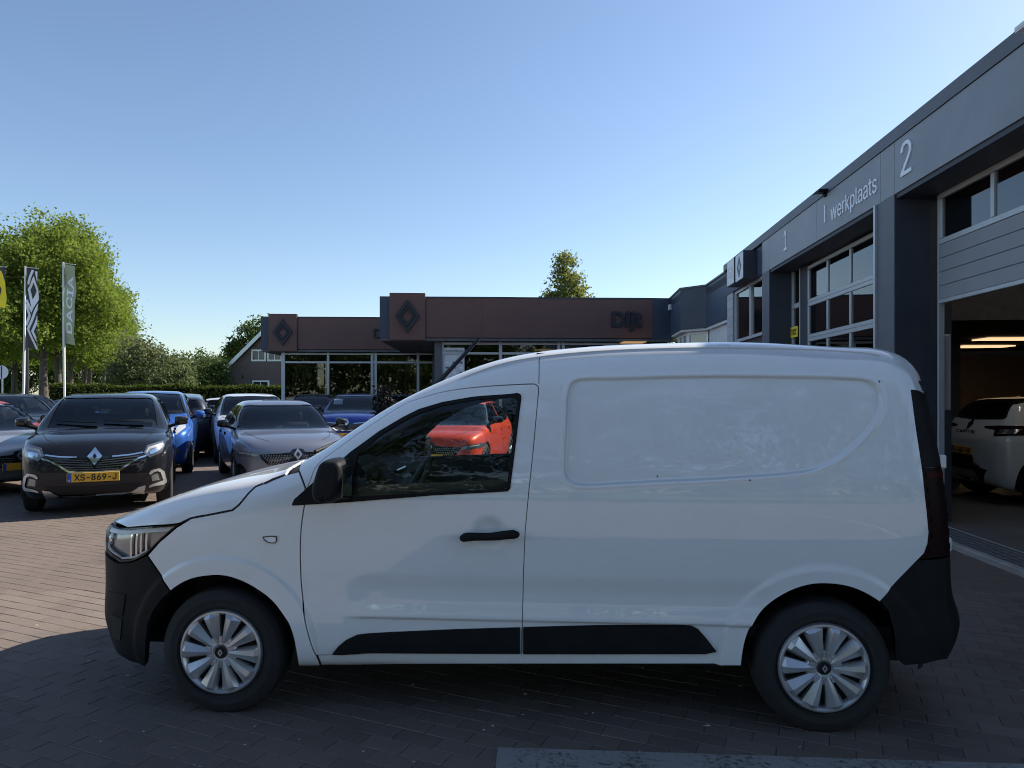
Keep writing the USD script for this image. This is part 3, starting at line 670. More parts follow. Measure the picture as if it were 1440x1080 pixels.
roll, fan, rfan = Roll(0.78, 0.85), Fan(-1.70, -1, 0.8), Fan(1.15, 1, 0.75)
gn = Gnom((-1.75, 0, .45), (-.45, 0, 1))
# outlines measured on the photograph, laid on the body
P_HOODCUT = [(179,741.8),(206.7,739.5),(235.5,737.8),(255.5,734.4),(268.9,728.2),(295.5,723.3),(326.7,717.1),(335.6,710),(350,692.9),(358.9,684.4)]
P_DOORF = [(428.9,711),(425.5,733),(423.3,760),(423.3,791),(424.4,818),(426.7,842),(430,866.7),(433.3,882),(442,911),(446.7,920.4)]
P_DOORTOP = [(428.9,711),(431,690),(437.8,673),(444,657.8),(457.8,644),(473,633),(500,613),(533,591),(566.7,570),(588.9,561),(622,552),(666.7,545.6),(720,541.8),(752,540.7)]
P_DOORR = [(757.3,544),(754,581),(748.9,636.7),(743,692),(738,746.7),(735.6,806.7),(733.6,884),(733,921.8)]
P_BUMPF = [(254.4,735.6),(237.8,748.9),(224.4,761),(211,774.4),(206.7,781)]
P_ARCHF = [(241,831),(255.5,821),(273.3,813.3),(295.6,809.6),(317.8,810),(340,816.7),(357.8,825.6),(375.6,837.8),(389,851),(402,869),(406.7,876.7),(414.4,902),(420.4,936)]
P_ARCHB = [(206.7,936),(206.7,915.6),(207.8,895.6),(211,875.6),(217.8,857.8),(229,842),(241,831)]
P_ARCHR = [(1042,936),(1042.5,929),(1046.7,904),(1055.6,880),(1071,857.8),(1091,840),(1113,827.8),(1140,820),(1164,819),(1191,822.7),(1215.6,832),(1235.6,844)]
P_REAR = [(1235.6,844),(1262,815.6),(1284,793),(1299,778),(1304,764),(1305.6,749),(1303,720),(1301,703),(1297.8,670),(1293,636.7),(1287.8,603),(1283,565.6),(1280.5,548)]
P_FRAME = [(410,711),(414,702),(444,675.6),(482,645.6),(493,635.6),(533,606.7),(566.7,586.7),(589,575.6),(622,565.6),(666.7,557.8),(717.8,554.0),(727.8,552.7),(732.5,555),(733.3,560),(730,585.6),(722,652),(717.5,687),(714.5,690.8),(680,693),(609,696.7),(484,706.7)]
P_GLASS = [(493,699),(498,664),(503,640),(533,613),(566.7,592.5),(589,581.5),(622,570.8),(666.7,562.6),(717.8,558),(725.5,557),(728,559.5),(725,586),(717,652),(713,684),(711,687),(680,688.7),(609,692)]
rl = lambda pts: roll.inv(pts)
hood_near, doorf, doortop, doorr = vt(P_HOODCUT, 3), smooth_path(vt(P_DOORF), 4), vt(P_DOORTOP, 3), vt(P_DOORR, 3)
archf, archr, rear = smooth_path(vt(P_ARCHF), 5), smooth_path(vt(P_ARCHR), 5), vt(P_REAR, 3)
bottom = lambda pa, pb: vt([pa, pb], 12)
door_r = closed(np.vstack([rl(doorf)[::-1], smooth_path(rl(vt(P_DOORTOP)), 6)[1:], rl(doorr), rl(bottom((733, 921.8), (446.7, 920.4)))[1:-1]])).buffer(-.012).buffer(.012)
fender_r = closed(np.vstack([rl(vt(P_HOODCUT, 3)[12:]), rl(vt([(358.9,684.4),(369,680.4),(402,667.5),(421,662.5),(430,687),(428.9,711)], 4))[1:], rl(doorf)[1:], rl(vt([(446.7,920.4),(452,935.6),(420.4,936)], 4))[1:], rl(archf)[::-1][1:], rl(vt([(241,831),(206.7,781),(224.4,761),(254.4,735.6)], 5))[1:-1]]))
glass_r = closed(smooth_path(rl(vt(P_GLASS + P_GLASS[:1])), 1)).buffer(.006).buffer(-.006).buffer(-.006).buffer(.006)
frame_r = closed(rl(vt(P_FRAME + P_FRAME[:1]))).buffer(-.005).buffer(.005)
# whole white shell: from the cowl to the rear edge, both sides and roof; doors, fenders and windscreen are cut out of it
top_cowl, _ = van1.out(*roll.rays(np.c_[np.linspace(-1.50, -1.46, 9), np.linspace(0.45, 0.5, 9) * math.pi * .85]))
edge_near = np.vstack([rl(archr), rl(rear)[1:]])
x_end = 1.695
front_edge = np.vstack([rl(vt([(430, 687), (425, 674), (421, 662.5)], 4)), [[-1.44, 0.40 * math.pi * .85], [-1.425, 0.5 * math.pi * .85]]])
half = np.vstack([rl(bottom((452, 935.6), (1042, 936))), edge_near[1:], [[x_end - .012, .80 * .85], [x_end, .84 * .85], [x_end + .004, 1.0 * .85], [x_end + .006, 0.5 * math.pi * .85]]])
far = roll.mirror(half)[::-1]
shell_r = closed(np.vstack([rl(vt([(428.9,711),(446.7,920.4)])), half, far[1:], roll.mirror(rl(vt([(446.7,920.4),(428.9,711)]))), roll.mirror(front_edge), front_edge[::-1]]))
ws = np.array([(-1.335, .47), (-1.10, .47), (-.86, .47), (-.70, .475)])
def ws_outline(scale=1.0):
    """windscreen outline in front view: (y, z)"""
    h = [(0, 1.195), (-.35, 1.20), (-.60, 1.215), (-.735, 1.245), (-.745, 1.27), (-.66, 1.46), (-.585, 1.605), (-.565, 1.63), (-.35, 1.652), (0, 1.658)]
    return closed(h + [(-y, z) for y, z in h[::-1]])
wsp = np.array(resample(ws_outline().exterior, .03)); wp, _ = van1.out(*Flat('x-').rays(wsp))
ws_r = closed(rl(wp))
mir = lambda g: Polygon(roll.mirror(np.array(g.exterior.coords)))
GAP = 0.0036
van = thing('delivery_van', 'white panel van parked side-on in the foreground, black bumpers, front to the left', 'van', VF.loc)
white = 'white_paint'
def vput(name, chart, geom, h, mt, parent=None, body=van1, off=0.0, depth=0.014, **kw):
    if not polys(geom): return None
    more = kw.pop('more', None)
    (m, n) = surface(body, chart, geom, h, off, depth, more=more)
    return put(parent or van, name, m, mt, normals=n, **kw)
gl_m, fr_m, door_m = mir(glass_r), mir(frame_r), mir(door_r)
shell = shell_r.difference(unary_union([door_r.buffer(GAP), door_m.buffer(GAP), fender_r.buffer(GAP), mir(fender_r).buffer(GAP), ws_r]))
shell = max(polys(shell), key=lambda g: g.area)
fine = []
for dd in (-.019, -.015, -.0115, -.008, -.004, -.001, .003, .007, .012):
    g = rec.buffer(dd); fine.append(np.array(resample(g.exterior, .006)))
for z in (.496, .489, .484, .4805, .477, .4735, .470, .464): fine.append(np.c_[np.arange(-1.06, 1.02, .008), np.full(260, z)])
fine = rl(van1.out(*Flat('y-').rays(np.vstack(fine)))[0])
vput('body', roll, shell, 0.0095, white, more=fine)
for s, (dr, fr, gl, fd) in enumerate([(door_r, frame_r, glass_r, fender_r), (door_m, fr_m, gl_m, mir(fender_r))]):
    h = 0.0095 if s == 0 else 0.02
    dn = vput('front_door', roll, dr.difference(gl.buffer(.004)), h, white, more=fine if s == 0 else None)
    vput('fender', roll, fd.buffer(-.006), h, white)
    fr_in = fr.difference(gl)
    vput('window_frame', roll, fr_in, 0.012, 'black_plastic', dn, off=0.0035, depth=0.012)
    vput('door_glass', roll, gl.buffer(.002), 0.03, 'side_glass', dn, off=-0.003, depth=0)
# bonnet
hc_n = gn.inv(hood_near); hc_n = smooth_path(hc_n[::3], 5)
rear_pts, _ = van1.out(*roll.rays(np.array([[-1.51, .385 * math.pi * .85], [-1.49, .43 * math.pi * .85], [-1.475, .5 * math.pi * .85]])))
front_pts, _ = van1.out(*fan.rays(np.array([[math.radians(a) * .8, z] for a, z in ((0, .856), (15, .857), (30, .861), (42, .870))])))
hood_half = np.vstack([gn.inv(front_pts), hc_n, gn.inv(vt([(369, 679.6), (385, 673.2), (402, 666.2)])), gn.inv(rear_pts)])
hood_g = closed(np.vstack([hood_half, gn.mirror(hood_half)[::-1]])).buffer(0)
hood_g = max(polys(hood_g.buffer(-.0045 / .55)), key=lambda g: g.area)
vput('bonnet', gn, hood_g, 0.022, white)
# cowl between bonnet and windscreen
cw = closed([(-1.53, .36 * math.pi * .85), (-1.505, .5 * math.pi * .85), (-1.53, .64 * math.pi * .85), (-1.42, .66 * math.pi * .85), (-1.41, .5 * math.pi * .85), (-1.42, .34 * math.pi * .85)])
vput('cowl', roll, cw.difference(shell.buffer(.001)), 0.02, white, off=-0.005)
sm2 = LineString(rl(vt(P_HOODCUT[3:] + [(369, 679.6)], 3))).buffer(.0034, cap_style=2)
vput('bonnet_seam', roll, sm2, .01, 'dark_shell', off=.0008, depth=.002)
cv = closed(rl(vt([(371, 679), (384, 672.6), (401, 666.6), (400, 668.6), (385, 675.2), (373, 681)], 3)))
vput('cowl_vent', roll, cv, .012, 'black_plastic', off=.001, depth=.004)
vput('cowl_vent', roll, mir(cv), .02, 'black_plastic', off=.001, depth=.004)
vput('windscreen', roll, ws_r, 0.04, 'windscreen_glass', off=-0.002, depth=0.004)
wsf = ws_r.difference(ws_r.buffer(-.035))
vput('windscreen_border', roll, wsf, 0.03, 'gloss_black', off=0.001, depth=0.002)
for y0 in (-.55, .05):
    pth = van1.out(*Flat('x-').rays(np.c_[np.linspace(y0, y0 + .56, 14), np.linspace(1.22, 1.30, 14)]))[0]
    put(van, 'wiper', tube(pth + van1.normal(pth) * .02, .009, 6), 'black_plastic')
# headlights
P_HEAD = [(178.9,742.5),(206.7,740.4),(235.5,738.8),(253,736.5),(237.8,748.5),(224.4,760.5),(211,774),(204.4,780),(193,786.3),(184.4,789.5),(168,790.8),(163.5,787)]
head = fan.inv(vt(P_HEAD, 3))
inner_edge = np.array([[math.radians(34) * .8, .80], [math.radians(31) * .8, .845], [math.radians(40) * .8, .866]])
head_g = closed(np.vstack([head, inner_edge])).buffer(0).buffer(-.0015)
head_g = max(polys(head_g), key=lambda g: g.area)
for s in (1, -1):
    g = head_g if s == 1 else affinity.scale(head_g, -1, 1, origin=(0, 0))
    hl = vput('headlight', fan, g.buffer(-.002), 0.012, 'headlamp_bowl', off=-0.035, depth=0)
    vput('lens', fan, g, 0.012, 'clear_lens', hl, off=0.001, depth=0.006)
    x0, z0, x1, z1 = head_g.bounds
    vput('rim', fan, g.difference(g.buffer(-.006)), 0.012, 'gloss_black', hl, off=-0.002, depth=0.03)
    up = head_g.buffer(-.006).difference(affinity.translate(head_g, 0, -.030)).buffer(-.001)
    lo = head_g.buffer(-.010).difference(affinity.translate(head_g, -.004, .020)).intersection(sbox(x0, z0, x1, z0 + .07)).buffer(-.001)
    fx = lambda q: q if s == 1 else affinity.scale(q, -1, 1, origin=(0, 0))
    vput('light_strip', fan, fx(up), 0.012, 'headlamp_strip', hl, off=-0.014, depth=0.01)
    vput('light_strip', fan, fx(lo), 0.012, 'headlamp_strip', hl, off=-0.012, depth=0.01)
    for i in range(4):                                          # stepped reflector ribs towards the rear point
        t = i / 6; rx = x0 + (x1 - x0) * (.62 + .24 * t)
        q = head_g.buffer(-.010).intersection(sbox(rx, z0, rx + .010, z1 - .03))
        if not q.is_empty and q.area > 2e-5: vput('reflector_rib', fan, fx(q), 0.01, 'headlamp_chrome', hl, off=-0.020 - .003 * (i % 2), depth=0.012)
    for cx, r in ((.36, .038), (.20, .03)):
        c = np.array([[x0 + (x1 - x0) * cx, z0 + (z1 - z0) * .47]]); c[:, 0] *= s
        pp, _ = van1.out(*fan.rays(c)); nn = van1.normal(pp)[0]
        m = trimesh.creation.icosphere(2, r); m.vertices = m.vertices * [.6, 1, 1] + pp[0] - nn * .045
        put(hl, 'projector', m, 'chrome', smooth=True)
# front bumper (black), with inserts and grille
bn = np.vstack([fan.inv(vt([(166,792.6),(184.4,791.3),(193,788),(204.4,782.5),(206.7,781.5),(241,831)], 4)), fan.inv(vt(P_ARCHB[::-1], 3))[1:], fan.inv(vt([(206.7,936),(184,930),(173,924)], 3))[1:]])
bmp_half = np.vstack([[[0, .80], [math.radians(30) * .8, .795]], bn, [[math.radians(35) * .8, .26], [0, .25]]])
bmp = closed(np.vstack([bmp_half, fan.mirror(bmp_half)[::-1]])).buffer(-.001)
bmp = max(polys(bmp), key=lambda g: g.area)
vput('front_bumper', fan, bmp, 0.014, 'black_plastic', depth=0.03)
ins = closed(fan.inv(vt([(150.5,831),(160,832.6),(176.7,835.6),(175,850),(173,866),(163,862),(152,857)], 3)))
ins2 = closed(fan.inv(vt([(158,863.5),(165,867.2),(172,869.5),(171,885),(169.6,899.5),(163,897.5),(159.2,892)], 3)))
for g0 in (ins, ins2):
    for g in (g0, affinity.scale(g0, -1, 1, origin=(0, 0))):
        vput('bumper_insert', fan, g, 0.015, 'dark_shell' if g0 is ins2 else 'black_plastic', off=0.004, depth=0.006)
gr_half = [(0, .805), (math.radians(30) * .8, .80), (math.radians(27) * .8, .84), (math.radians(38) * .8, .862), (math.radians(15) * .8, .853), (0, .852)]
gr = closed(np.vstack([gr_half, fan.mirror(np.array(gr_half))[::-1]]))
gp = vput('grille', fan, gr, 0.02, 'black_plastic', off=-0.006)
dm = affinity.translate(diamond(.10, .13, .018), 0, .815)
vput('emblem', Flat('x-', -1.8), dm, 0.015, 'chrome', gp, off=0.012, depth=0.012)
pl = sbox(-.26, .50, .26, .61)
fp = vput('number_plate', Flat('x-', -1.8), pl, 0.05, 'plate_yellow', off=0.012, depth=0.012)
# tail: black upper trims, red lamps, bumper, white rear doors
rear_f = rfan.inv(np.vstack([archr[-1:], rear[1:]]))
PH_IN = math.radians(48) * .75
ztop = rear_f[-1, 1]; z_l0, z_l1 = 0.80, VF.local(at_depth(1320, 642, 3.8))[2]
x_of = lambda z: np.interp(z, rear_f[:, 1], rear_f[:, 0])
def band(z0, z1, n=14):
    z = np.linspace(z0, z1, n); return closed(np.vstack([np.c_[x_of(z), z], [[PH_IN, z1], [PH_IN, z0]]])).buffer(-.0012)
btm = rfan.inv(vt([(1235.6,844),(1246.7,857.8),(1254,885),(1257,905),(1257.5,923),(1267.8,934.5),(1306.7,931.5),(1326,927)], 4))
zb = np.linspace(0.565, z_l0, 8); z_arch = rear_f[0, 1]
low = rear_f[rear_f[:, 1] <= z_l0]
for s in (1, -1):
    fx = (lambda q: q) if s == 1 else (lambda q: affinity.scale(q, -1, 1, origin=(0, 0)))
    vput('rear_pillar_trim', rfan, fx(band(z_l1, ztop)), 0.014, 'black_plastic')
    tl = vput('tail_lamp', rfan, fx(band(z_l0, z_l1)), 0.014, 'tail_red')
    for k in range(6):
        z = z_l0 + (z_l1 - z_l0) * (k + .35) / 6
        q = band(z_l0, z_l1).buffer(-.012).intersection(sbox(-2, z, 3, z + .022))
        if not q.is_empty: vput('lamp_segment', rfan, fx(q), 0.014, 'tail_red_bright' if k == 5 else 'tail_red', tl, off=0.0025, depth=0.004)
rb_half = np.vstack([low[::-1], btm[1:], [[math.radians(40) * .75, .27], [0, .27]]])
rbp = (lambda q: max(polys(q.buffer(-.012).buffer(.012)), key=lambda g: g.area))(closed(np.vstack([[[0, .565], [PH_IN, .565], [PH_IN, z_l0]], rb_half, rfan.mirror(rb_half)[::-1], rfan.mirror(np.array([[PH_IN, z_l0], [PH_IN, .565]]))]))).buffer(-.001)
rbp = max(polys(rbp), key=lambda g: g.area)
vput('rear_bumper', rfan, rbp, 0.016, 'black_plastic', depth=0.03)
tz = np.linspace(-.05, 1, 14)
top_line, _ = van1.out(*roll.rays(np.c_[np.full(15, x_end + .002), np.linspace(.79, .5 * math.pi, 15) * .85]))
tl_f = rfan.inv(top_line); tl_f = tl_f[tl_f[:, 0] < PH_IN]
for s in (1, -1):
    fx = (lambda q: q) if s == 1 else (lambda q: affinity.scale(q, -1, 1, origin=(0, 0)))
    g = closed(np.vstack([[[.003, .568], [PH_IN - .003, .568], [PH_IN - .003, ztop]], tl_f, [[.003, tl_f[-1, 1]]]])).buffer(-.002)
    g = max(polys(g), key=lambda q: q.area)
    rd = vput('rear_door', rfan, g, 0.02, white)
    for z in (.83, 1.22):
        hx = 1.80 if z < 1 else 1.775
        put(rd, 'hinge', bevel_box(hx - .01, hx + .026, -s * .70 - .012, -s * .70 + .012, z - .032, z + .032, .006), 'white_paint')
    if s == 1: vput('rear_plate', Flat('x+', 1.2), sbox(-.26, .88, .26, .99), .05, 'plate_yellow', rd, off=.01, depth=.01)
# wedge of shell that closes the tail corners above the trims
g = closed(np.vstack([[[x_of(ztop) , ztop + .002]], rfan.inv(top_line)[::1], [[PH_IN, ztop + .002]]])).buffer(0)
for s in (1, -1):
    q = closed(np.vstack([[[PH_IN, ztop + .002]], [[x_of(ztop) - .002, ztop + .002]], rfan.inv(vt([(1283, 541), (1287, 533)])), [tl_f[0]]])).buffer(-.0005)
    q = q if s == 1 else affinity.scale(q, -1, 1, origin=(0, 0))
    hq = shapely.MultiPoint(np.vstack([[[x_of(ztop) - .03, ztop - .01], [PH_IN + .02, ztop - .01]], rfan.inv(vt([(1283, 541), (1287, 533), (1283, 522)])), tl_f[:2]])).convex_hull
    vput('roof_corner_backing', rfan, hq if s == 1 else affinity.scale(hq, -1, 1, origin=(0, 0)), .02, white, off=-.005, depth=0)
    if polys(q): vput('roof_corner', rfan, max(polys(q), key=lambda a: a.area), .014, white)
# side mouldings, handle, repeater, mirror
MO1 = [(467.8,919.2),(475.6,909),(486.7,900),(502,893.8),(553,891),(642,887),(731,884.4),(731,920.9),(600,920.6)]
MO2 = [(735.6,884),(831,881.5),(955.6,879.6),(971,881),(982,886.7),(993,899),(1007.8,918.4),(993,921.6),(860,921.8),(735.6,921.6)]
for mo in (MO1, MO2):
    g = closed(rl(vt(mo + mo[:1], 4)))
    vput('side_moulding', roll, g, 0.012, 'black_plastic', off=0.009, depth=0.012)
    vput('side_moulding', roll, mir(g), 0.03, 'black_plastic', off=0.009, depth=0.012)
for side in (-1, 1):
    hp = vt([(651.5,755.5),(658,753.5),(670,753),(689,753),(705,751.5),(718,750),(727,750.5)])
    hp = smooth_path(hp, 5); hp[:, 1] += -0.030
    hp[0, 1] += .018; hp[-1, 1] += .018
    rad = np.interp(np.linspace(0, 1, len(hp)), [0, .06, .2, .45, .7, .94, 1], [.015, .020, .0205, .018, .0205, .021, .015])
    m = tube(hp, rad, 12); m.vertices[:, 1] = (m.vertices[:, 1] - hp[:, 1].mean()) * .62 + hp[:, 1].mean()
    m.vertices[:, 1] *= -side
    m.fix_normals(); put(van, 'door_handle', m, 'black_plastic', smooth=50)
rp = closed(rl(vt([(369.5,754.5),(380,753.3),(389.5,753.6),(389.8,761),(387,764),(378,763.3),(372,759.5),(369.5,754.5)])))
for g in (rp, mir(rp)):
    r_ = vput('indicator', roll, g.buffer(-.003), .008, 'headlamp_strip', off=.003, depth=.006)
    vput('bezel', roll, g.difference(g.buffer(-.004)), .008, 'gloss_black', r_, off=.005, depth=.008)
for side in (-1, 1):
    c = VF.local(at_y(468.5, 675.5, 4.186 - 1.00)); w, h, dpt = .064, .100, .19
    pts = []
    for yy, sx, sz in ((-.095, .72, .74), (-.075, .92, .93), (-.02, 1.0, 1.0), (.06, 1.0, .98), (.095, .92, .9)):
        for a in np.linspace(0, 2 * math.pi, 28, endpoint=False):
            e = 3.4; ca, sa = math.cos(a), math.sin(a); k = (abs(ca) ** e + abs(sa) ** e) ** (-1 / e)
            x, z = ca * k * w * sx, sa * k * h * sz
            pts.append((c[0] + x + .10 * z + (-.012 if z < 0 else 0), (c[1] + yy), c[2] + z))
    m = hull(pts); m = m.subdivide(); trimesh.smoothing.filter_taubin(m, iterations=12)
    mm = m.copy(); mm.vertices[:, 1] *= -side; mm.fix_normals()
    mr = put(van, 'wing_mirror', mm, 'black_plastic', smooth=60)
    arm = hull([(c[0] + dx, yy, c[2] + dz) for dx in (-.03, .045) for dz, yy in ((-.09, c[1] + .07), (-.05, c[1] + .07), (-.125, -.855), (-.05, -.85))])
    arm.vertices[:, 1] *= -side; arm.fix_normals(); put(mr, 'mirror_arm', arm, 'black_plastic')
    gm = prism(Polygon([(c[1] + a, c[2] + b) for a, b in ((-.075, -.07), (.07, -.085), (.08, .08), (-.06, .075))]), c[0] + w * .98, c[0] + w * 1.02, 'x')
    gm.vertices[:, 1] *= -side; gm.fix_normals(); put(mr, 'mirror_glass', gm, 'chrome')
# dark inner shell that backs every gap, floor and wheel houses
gy = math.pi * .85
inner = closed([(-1.50, -.47), (1.66, -.47), (1.66, gy + .47), (-1.50, gy + .47)])
arches = lambda hx: Point(hx, (HUB_Z - .78) * .95).buffer(.44)
cut = unary_union([ws_r.buffer(-.004), glass_r.buffer(.002), gl_m.buffer(.002), arches(HUB_R), mir(arches(HUB_R)), arches(HUB_F), mir(arches(HUB_F))])
ins_shell = max(polys(inner.difference(cut)), key=lambda q: q.area)
vput('inner_lining', roll, ins_shell, 0.05, 'dark_shell', off=-0.024, depth=0)
fl = closed([(-1.5, .30), (1.5, .30), (1.5, .80), (-1.5, .80)])
put(van, 'underbody', joined([box(-2.25, 1.78, -.60, .60, .24, .40), box(-1.20, .74, -.80, .80, .275, .40), box(-1.52, 1.70, -.78, .78, .40, .46)]), 'dark_shell')
put(van, 'engine_bay', hull([(-2.30, -.55, .40), (-2.30, .55, .40), (-1.5, -.60, .40), (-1.5, .60, .40), (-2.26, -.50, .84), (-2.26, .5, .84), (-1.5, -.58, .95), (-1.5, .58, .95)]), 'dark_shell')
put(van, 'firewall', box(-1.50, -1.46, -.80, .80, .40, .98), 'dark_shell'); put(van, 'rear_partition', box(1.66, 1.68, -.74, .74, .40, 1.60), 'dark_shell')
for hx in (HUB_F, HUB_R):
    for side in (-1, 1):
        a = np.linspace(math.radians(14), math.radians(166), 30); r0 = .395
        ring = np.c_[hx + r0 * np.cos(a), HUB_Z + r0 * np.sin(a)]
        v = np.vstack([np.c_[ring[:, 0], np.full(30, side * .862), ring[:, 1]], np.c_[ring[:, 0], np.full(30, side * .50), ring[:, 1]]])
        f = [t for i in range(29) for t in ((i, i + 1, i + 31), (i, i + 31, i + 30))]
        put(van, 'wheel_arch_liner', trimesh.Trimesh(v, f, process=False), 'dark_shell')
        put(van, 'wheel_house_wall', box(hx - .40, hx + .40, side * .50, side * .49, .36, .68), 'dark_shell')
# cabin: dashboard, wheel, seats, bulkhead, rear-view mirror, door linings
dash = [(-1.38, .72), (-1.38, 1.07), (-1.28, 1.11), (-1.08, 1.115), (-.98, 1.09), (-.965, 1.04), (-1.00, .98), (-1.03, .80), (-1.10, .62), (-1.2, .5), (-1.38, .5)]
put(van, 'dashboard', prism(Polygon(dash), -.79, .79), 'cabin_light', smooth=40)
put(van, 'instrument_hood', hull([(x, y, z) for x, z in ((-1.18, 1.12), (-.985, 1.15), (-.965, 1.10), (-1.10, 1.20)) for y in (-.58, -.22)]), 'cabin_plastic', smooth=50)
put(van, 'centre_console', bevel_box(-1.2, -.92, -.14, .14, .55, 1.06, .02), 'cabin_plastic')
put(van, 'screen', bevel_box(-.975, -.955, -.12, .12, .97, 1.10, .006), 'gloss_black')
cyc = np.array([-.80, -.40, 1.02]); ax = np.array([-.9, 0, .43]); ax /= np.linalg.norm(ax); u1 = np.array([0, 1.0, 0]); u2 = np.cross(ax, u1)
a = np.linspace(0, 2 * math.pi, 40, endpoint=False); R_ = .185
st = put(van, 'steering_wheel', tube(cyc + R_ * (np.cos(a)[:, None] * u1 + np.sin(a)[:, None] * u2), .016, 8, True), 'cabin_light', smooth=True)
sp = [tube([cyc + ax * .03, cyc + R_ * (math.cos(q) * u1 + math.sin(q) * u2)], .018, 6) for q in (0, math.pi, 1.5 * math.pi if u2[2] > 0 else .5 * math.pi)]
hubm = trimesh.creation.icosphere(2, .065); hubm.vertices = hubm.vertices + cyc + ax * .02
put(st, 'spokes', joined(sp), 'hubcap_silver'); put(st, 'airbag_cover', hubm, 'cabin_plastic', smooth=True)
put(st, 'column', tube([cyc + ax * .03, cyc + ax * .3], .04, 10), 'cabin_plastic')
for y in (-.40, .40):
    s_ = put(van, 'seat', bevel_box(-.62, -.10, y - .25, y + .25, .55, .74, .05), 'seat_fabric')
    bk = bevel_box(-.13, .02, y - .24, y + .24, .66, 1.28, .05); v = bk.vertices; v[:, 0] += (v[:, 2] - .66) * .22; put(s_, 'backrest', bk, 'seat_fabric')
    put(s_, 'headrest', bevel_box(.01, .11, y - .13, y + .13, 1.30, 1.50, .04), 'seat_fabric')
put(van, 'bulkhead', box(.165, .185, -.74, .74, .46, 1.70), 'cabin_plastic')
for s in (-1, 1):
    put(van, 'door_lining', hull([(x, s * y, z) for x, y, z in ((-1.05, .80, .5), (-.12, .80, .5), (-1.10, .80, 1.09), (-.12, .79, 1.135), (-1.05, .74, .5), (-.12, .74, .5), (-1.08, .77, 1.07), (-.12, .76, 1.11))]), 'cabin_light')
put(van, 'rear_view_mirror', bevel_box(-.80, -.765, -.11, .11, 1.50, 1.57, .012), 'black_plastic')
put(van, 'roof_lining', prism(Polygon([(-.62, 1.58), (-.3, 1.68), (.16, 1.735), (.16, 1.72), (-.3, 1.66), (-.6, 1.56)]), -.52, .52), 'cabin_plastic')
# wheels
def tyre_mesh(R, w, rim):
    h = w / 2
    prof = [(rim - .006, -h * .80), (rim + .004, -h * .93), (rim + .012, -h * .96), (rim + .016, -h * .995), (rim + .022, -h * .97), (rim + (R - rim) * .42, -h), (rim + (R - rim) * .46, -h * 1.015), (rim + (R - rim) * .50, -h * .995), (R - .035, -h * .96), (R - .013, -h * .84), (R - .004, -h * .70), (R, -h * .45), (R, h * .45), (R - .004, h * .7), (R - .013, h * .84), (R - .035, h * .96), (rim + .02, h), (rim, h * .8), (rim - .03, h * .5), (rim - .03, -h * .5), (rim - .006, -h * .80)]
    return lathe_y(prof, 72)
def hubcap():
    """ten-spoke wheel trim, outer face towards -y, radius .204"""
    Ro = .204; ms = []
    rim = lathe_y([(Ro, 0.012), (Ro, -.004), (Ro - .006, -.012), (Ro - .014, -.013), (Ro - .022, -.004), (Ro - .030, .012), (Ro - .030, .016), (Ro, .016)], 80)
    spokes = []
    for k in range(10):
        a0 = 2 * math.pi * (k + .5) / 10 + math.pi / 2
        ca, sa = math.cos(a0), math.sin(a0)
        def pt(r, t, y): return (r * ca - t * sa, y, r * sa + t * ca)
        # a petal with an off-centre ridge, wider outside, one flank dropping into the slot
        ring_ = []
        for r, w0, w1, yr, ye in ((.036, .009, .009, -.010, .000), (.08, .023, .021, -.021, -.006), (.13, .036, .029, -.028, -.006), (.172, .048, .036, -.028, -.007), (.1895, .052, .038, -.014, -.007)):
            ring_.append((pt(r, -w0, ye), pt(r, -w0 * .15, yr), pt(r, w1 * .55, yr + .005), pt(r, w1, ye + .008), pt(r, w1, .016), pt(r, -w0, .016)))
        v = np.array(ring_).reshape(-1, 3); f = []
        for i in range(4):
            for j in range(6):
                l = (j + 1) % 6; q = (i * 6 + j, i * 6 + l, (i + 1) * 6 + l, (i + 1) * 6 + j); f += [(q[0], q[1], q[2]), (q[0], q[2], q[3])]
        for j in range(1, 5): f += [(0, j + 1, j), (24, 24 + j, 24 + j + 1)]
        sm = trimesh.Trimesh(v, f, process=False); sm.fix_normals(); spokes.append(sm)
    lug = []
    for k in range(10):
        a0 = 2 * math.pi * k / 10 + math.pi / 2; m = bevel_box(.046, .078, -.011, .018, -.009, .009, .003) if k % 2 == 0 else bevel_box(.046, .064, -.008, .018, -.006, .006, .003)
        c, s = math.cos(a0), math.sin(a0); v = m.vertices.copy(); m.vertices = np.c_[v[:, 0] * c - v[:, 2] * s, v[:, 1], v[:, 0] * s + v[:, 2] * c]; m.fix_normals(); lug.append(m)
    ring2 = lathe_y([(.028, -.004), (.040, -.009), (.076, -.004), (.080, .002), (.080, .014), (.028, .014)], 40); lug.append(ring2)
    disc = lathe_y([(0.0005, -.007), (.027, -.007), (.031, -.001), (.031, .016), (.0005, .016)], 40)
    return rim, spokes, lug, disc
rim_m, spoke_ms, lug_ms, disc_m = hubcap()
TR, TW = .305, .185
ty_m = tyre_mesh(TR, TW, .205)
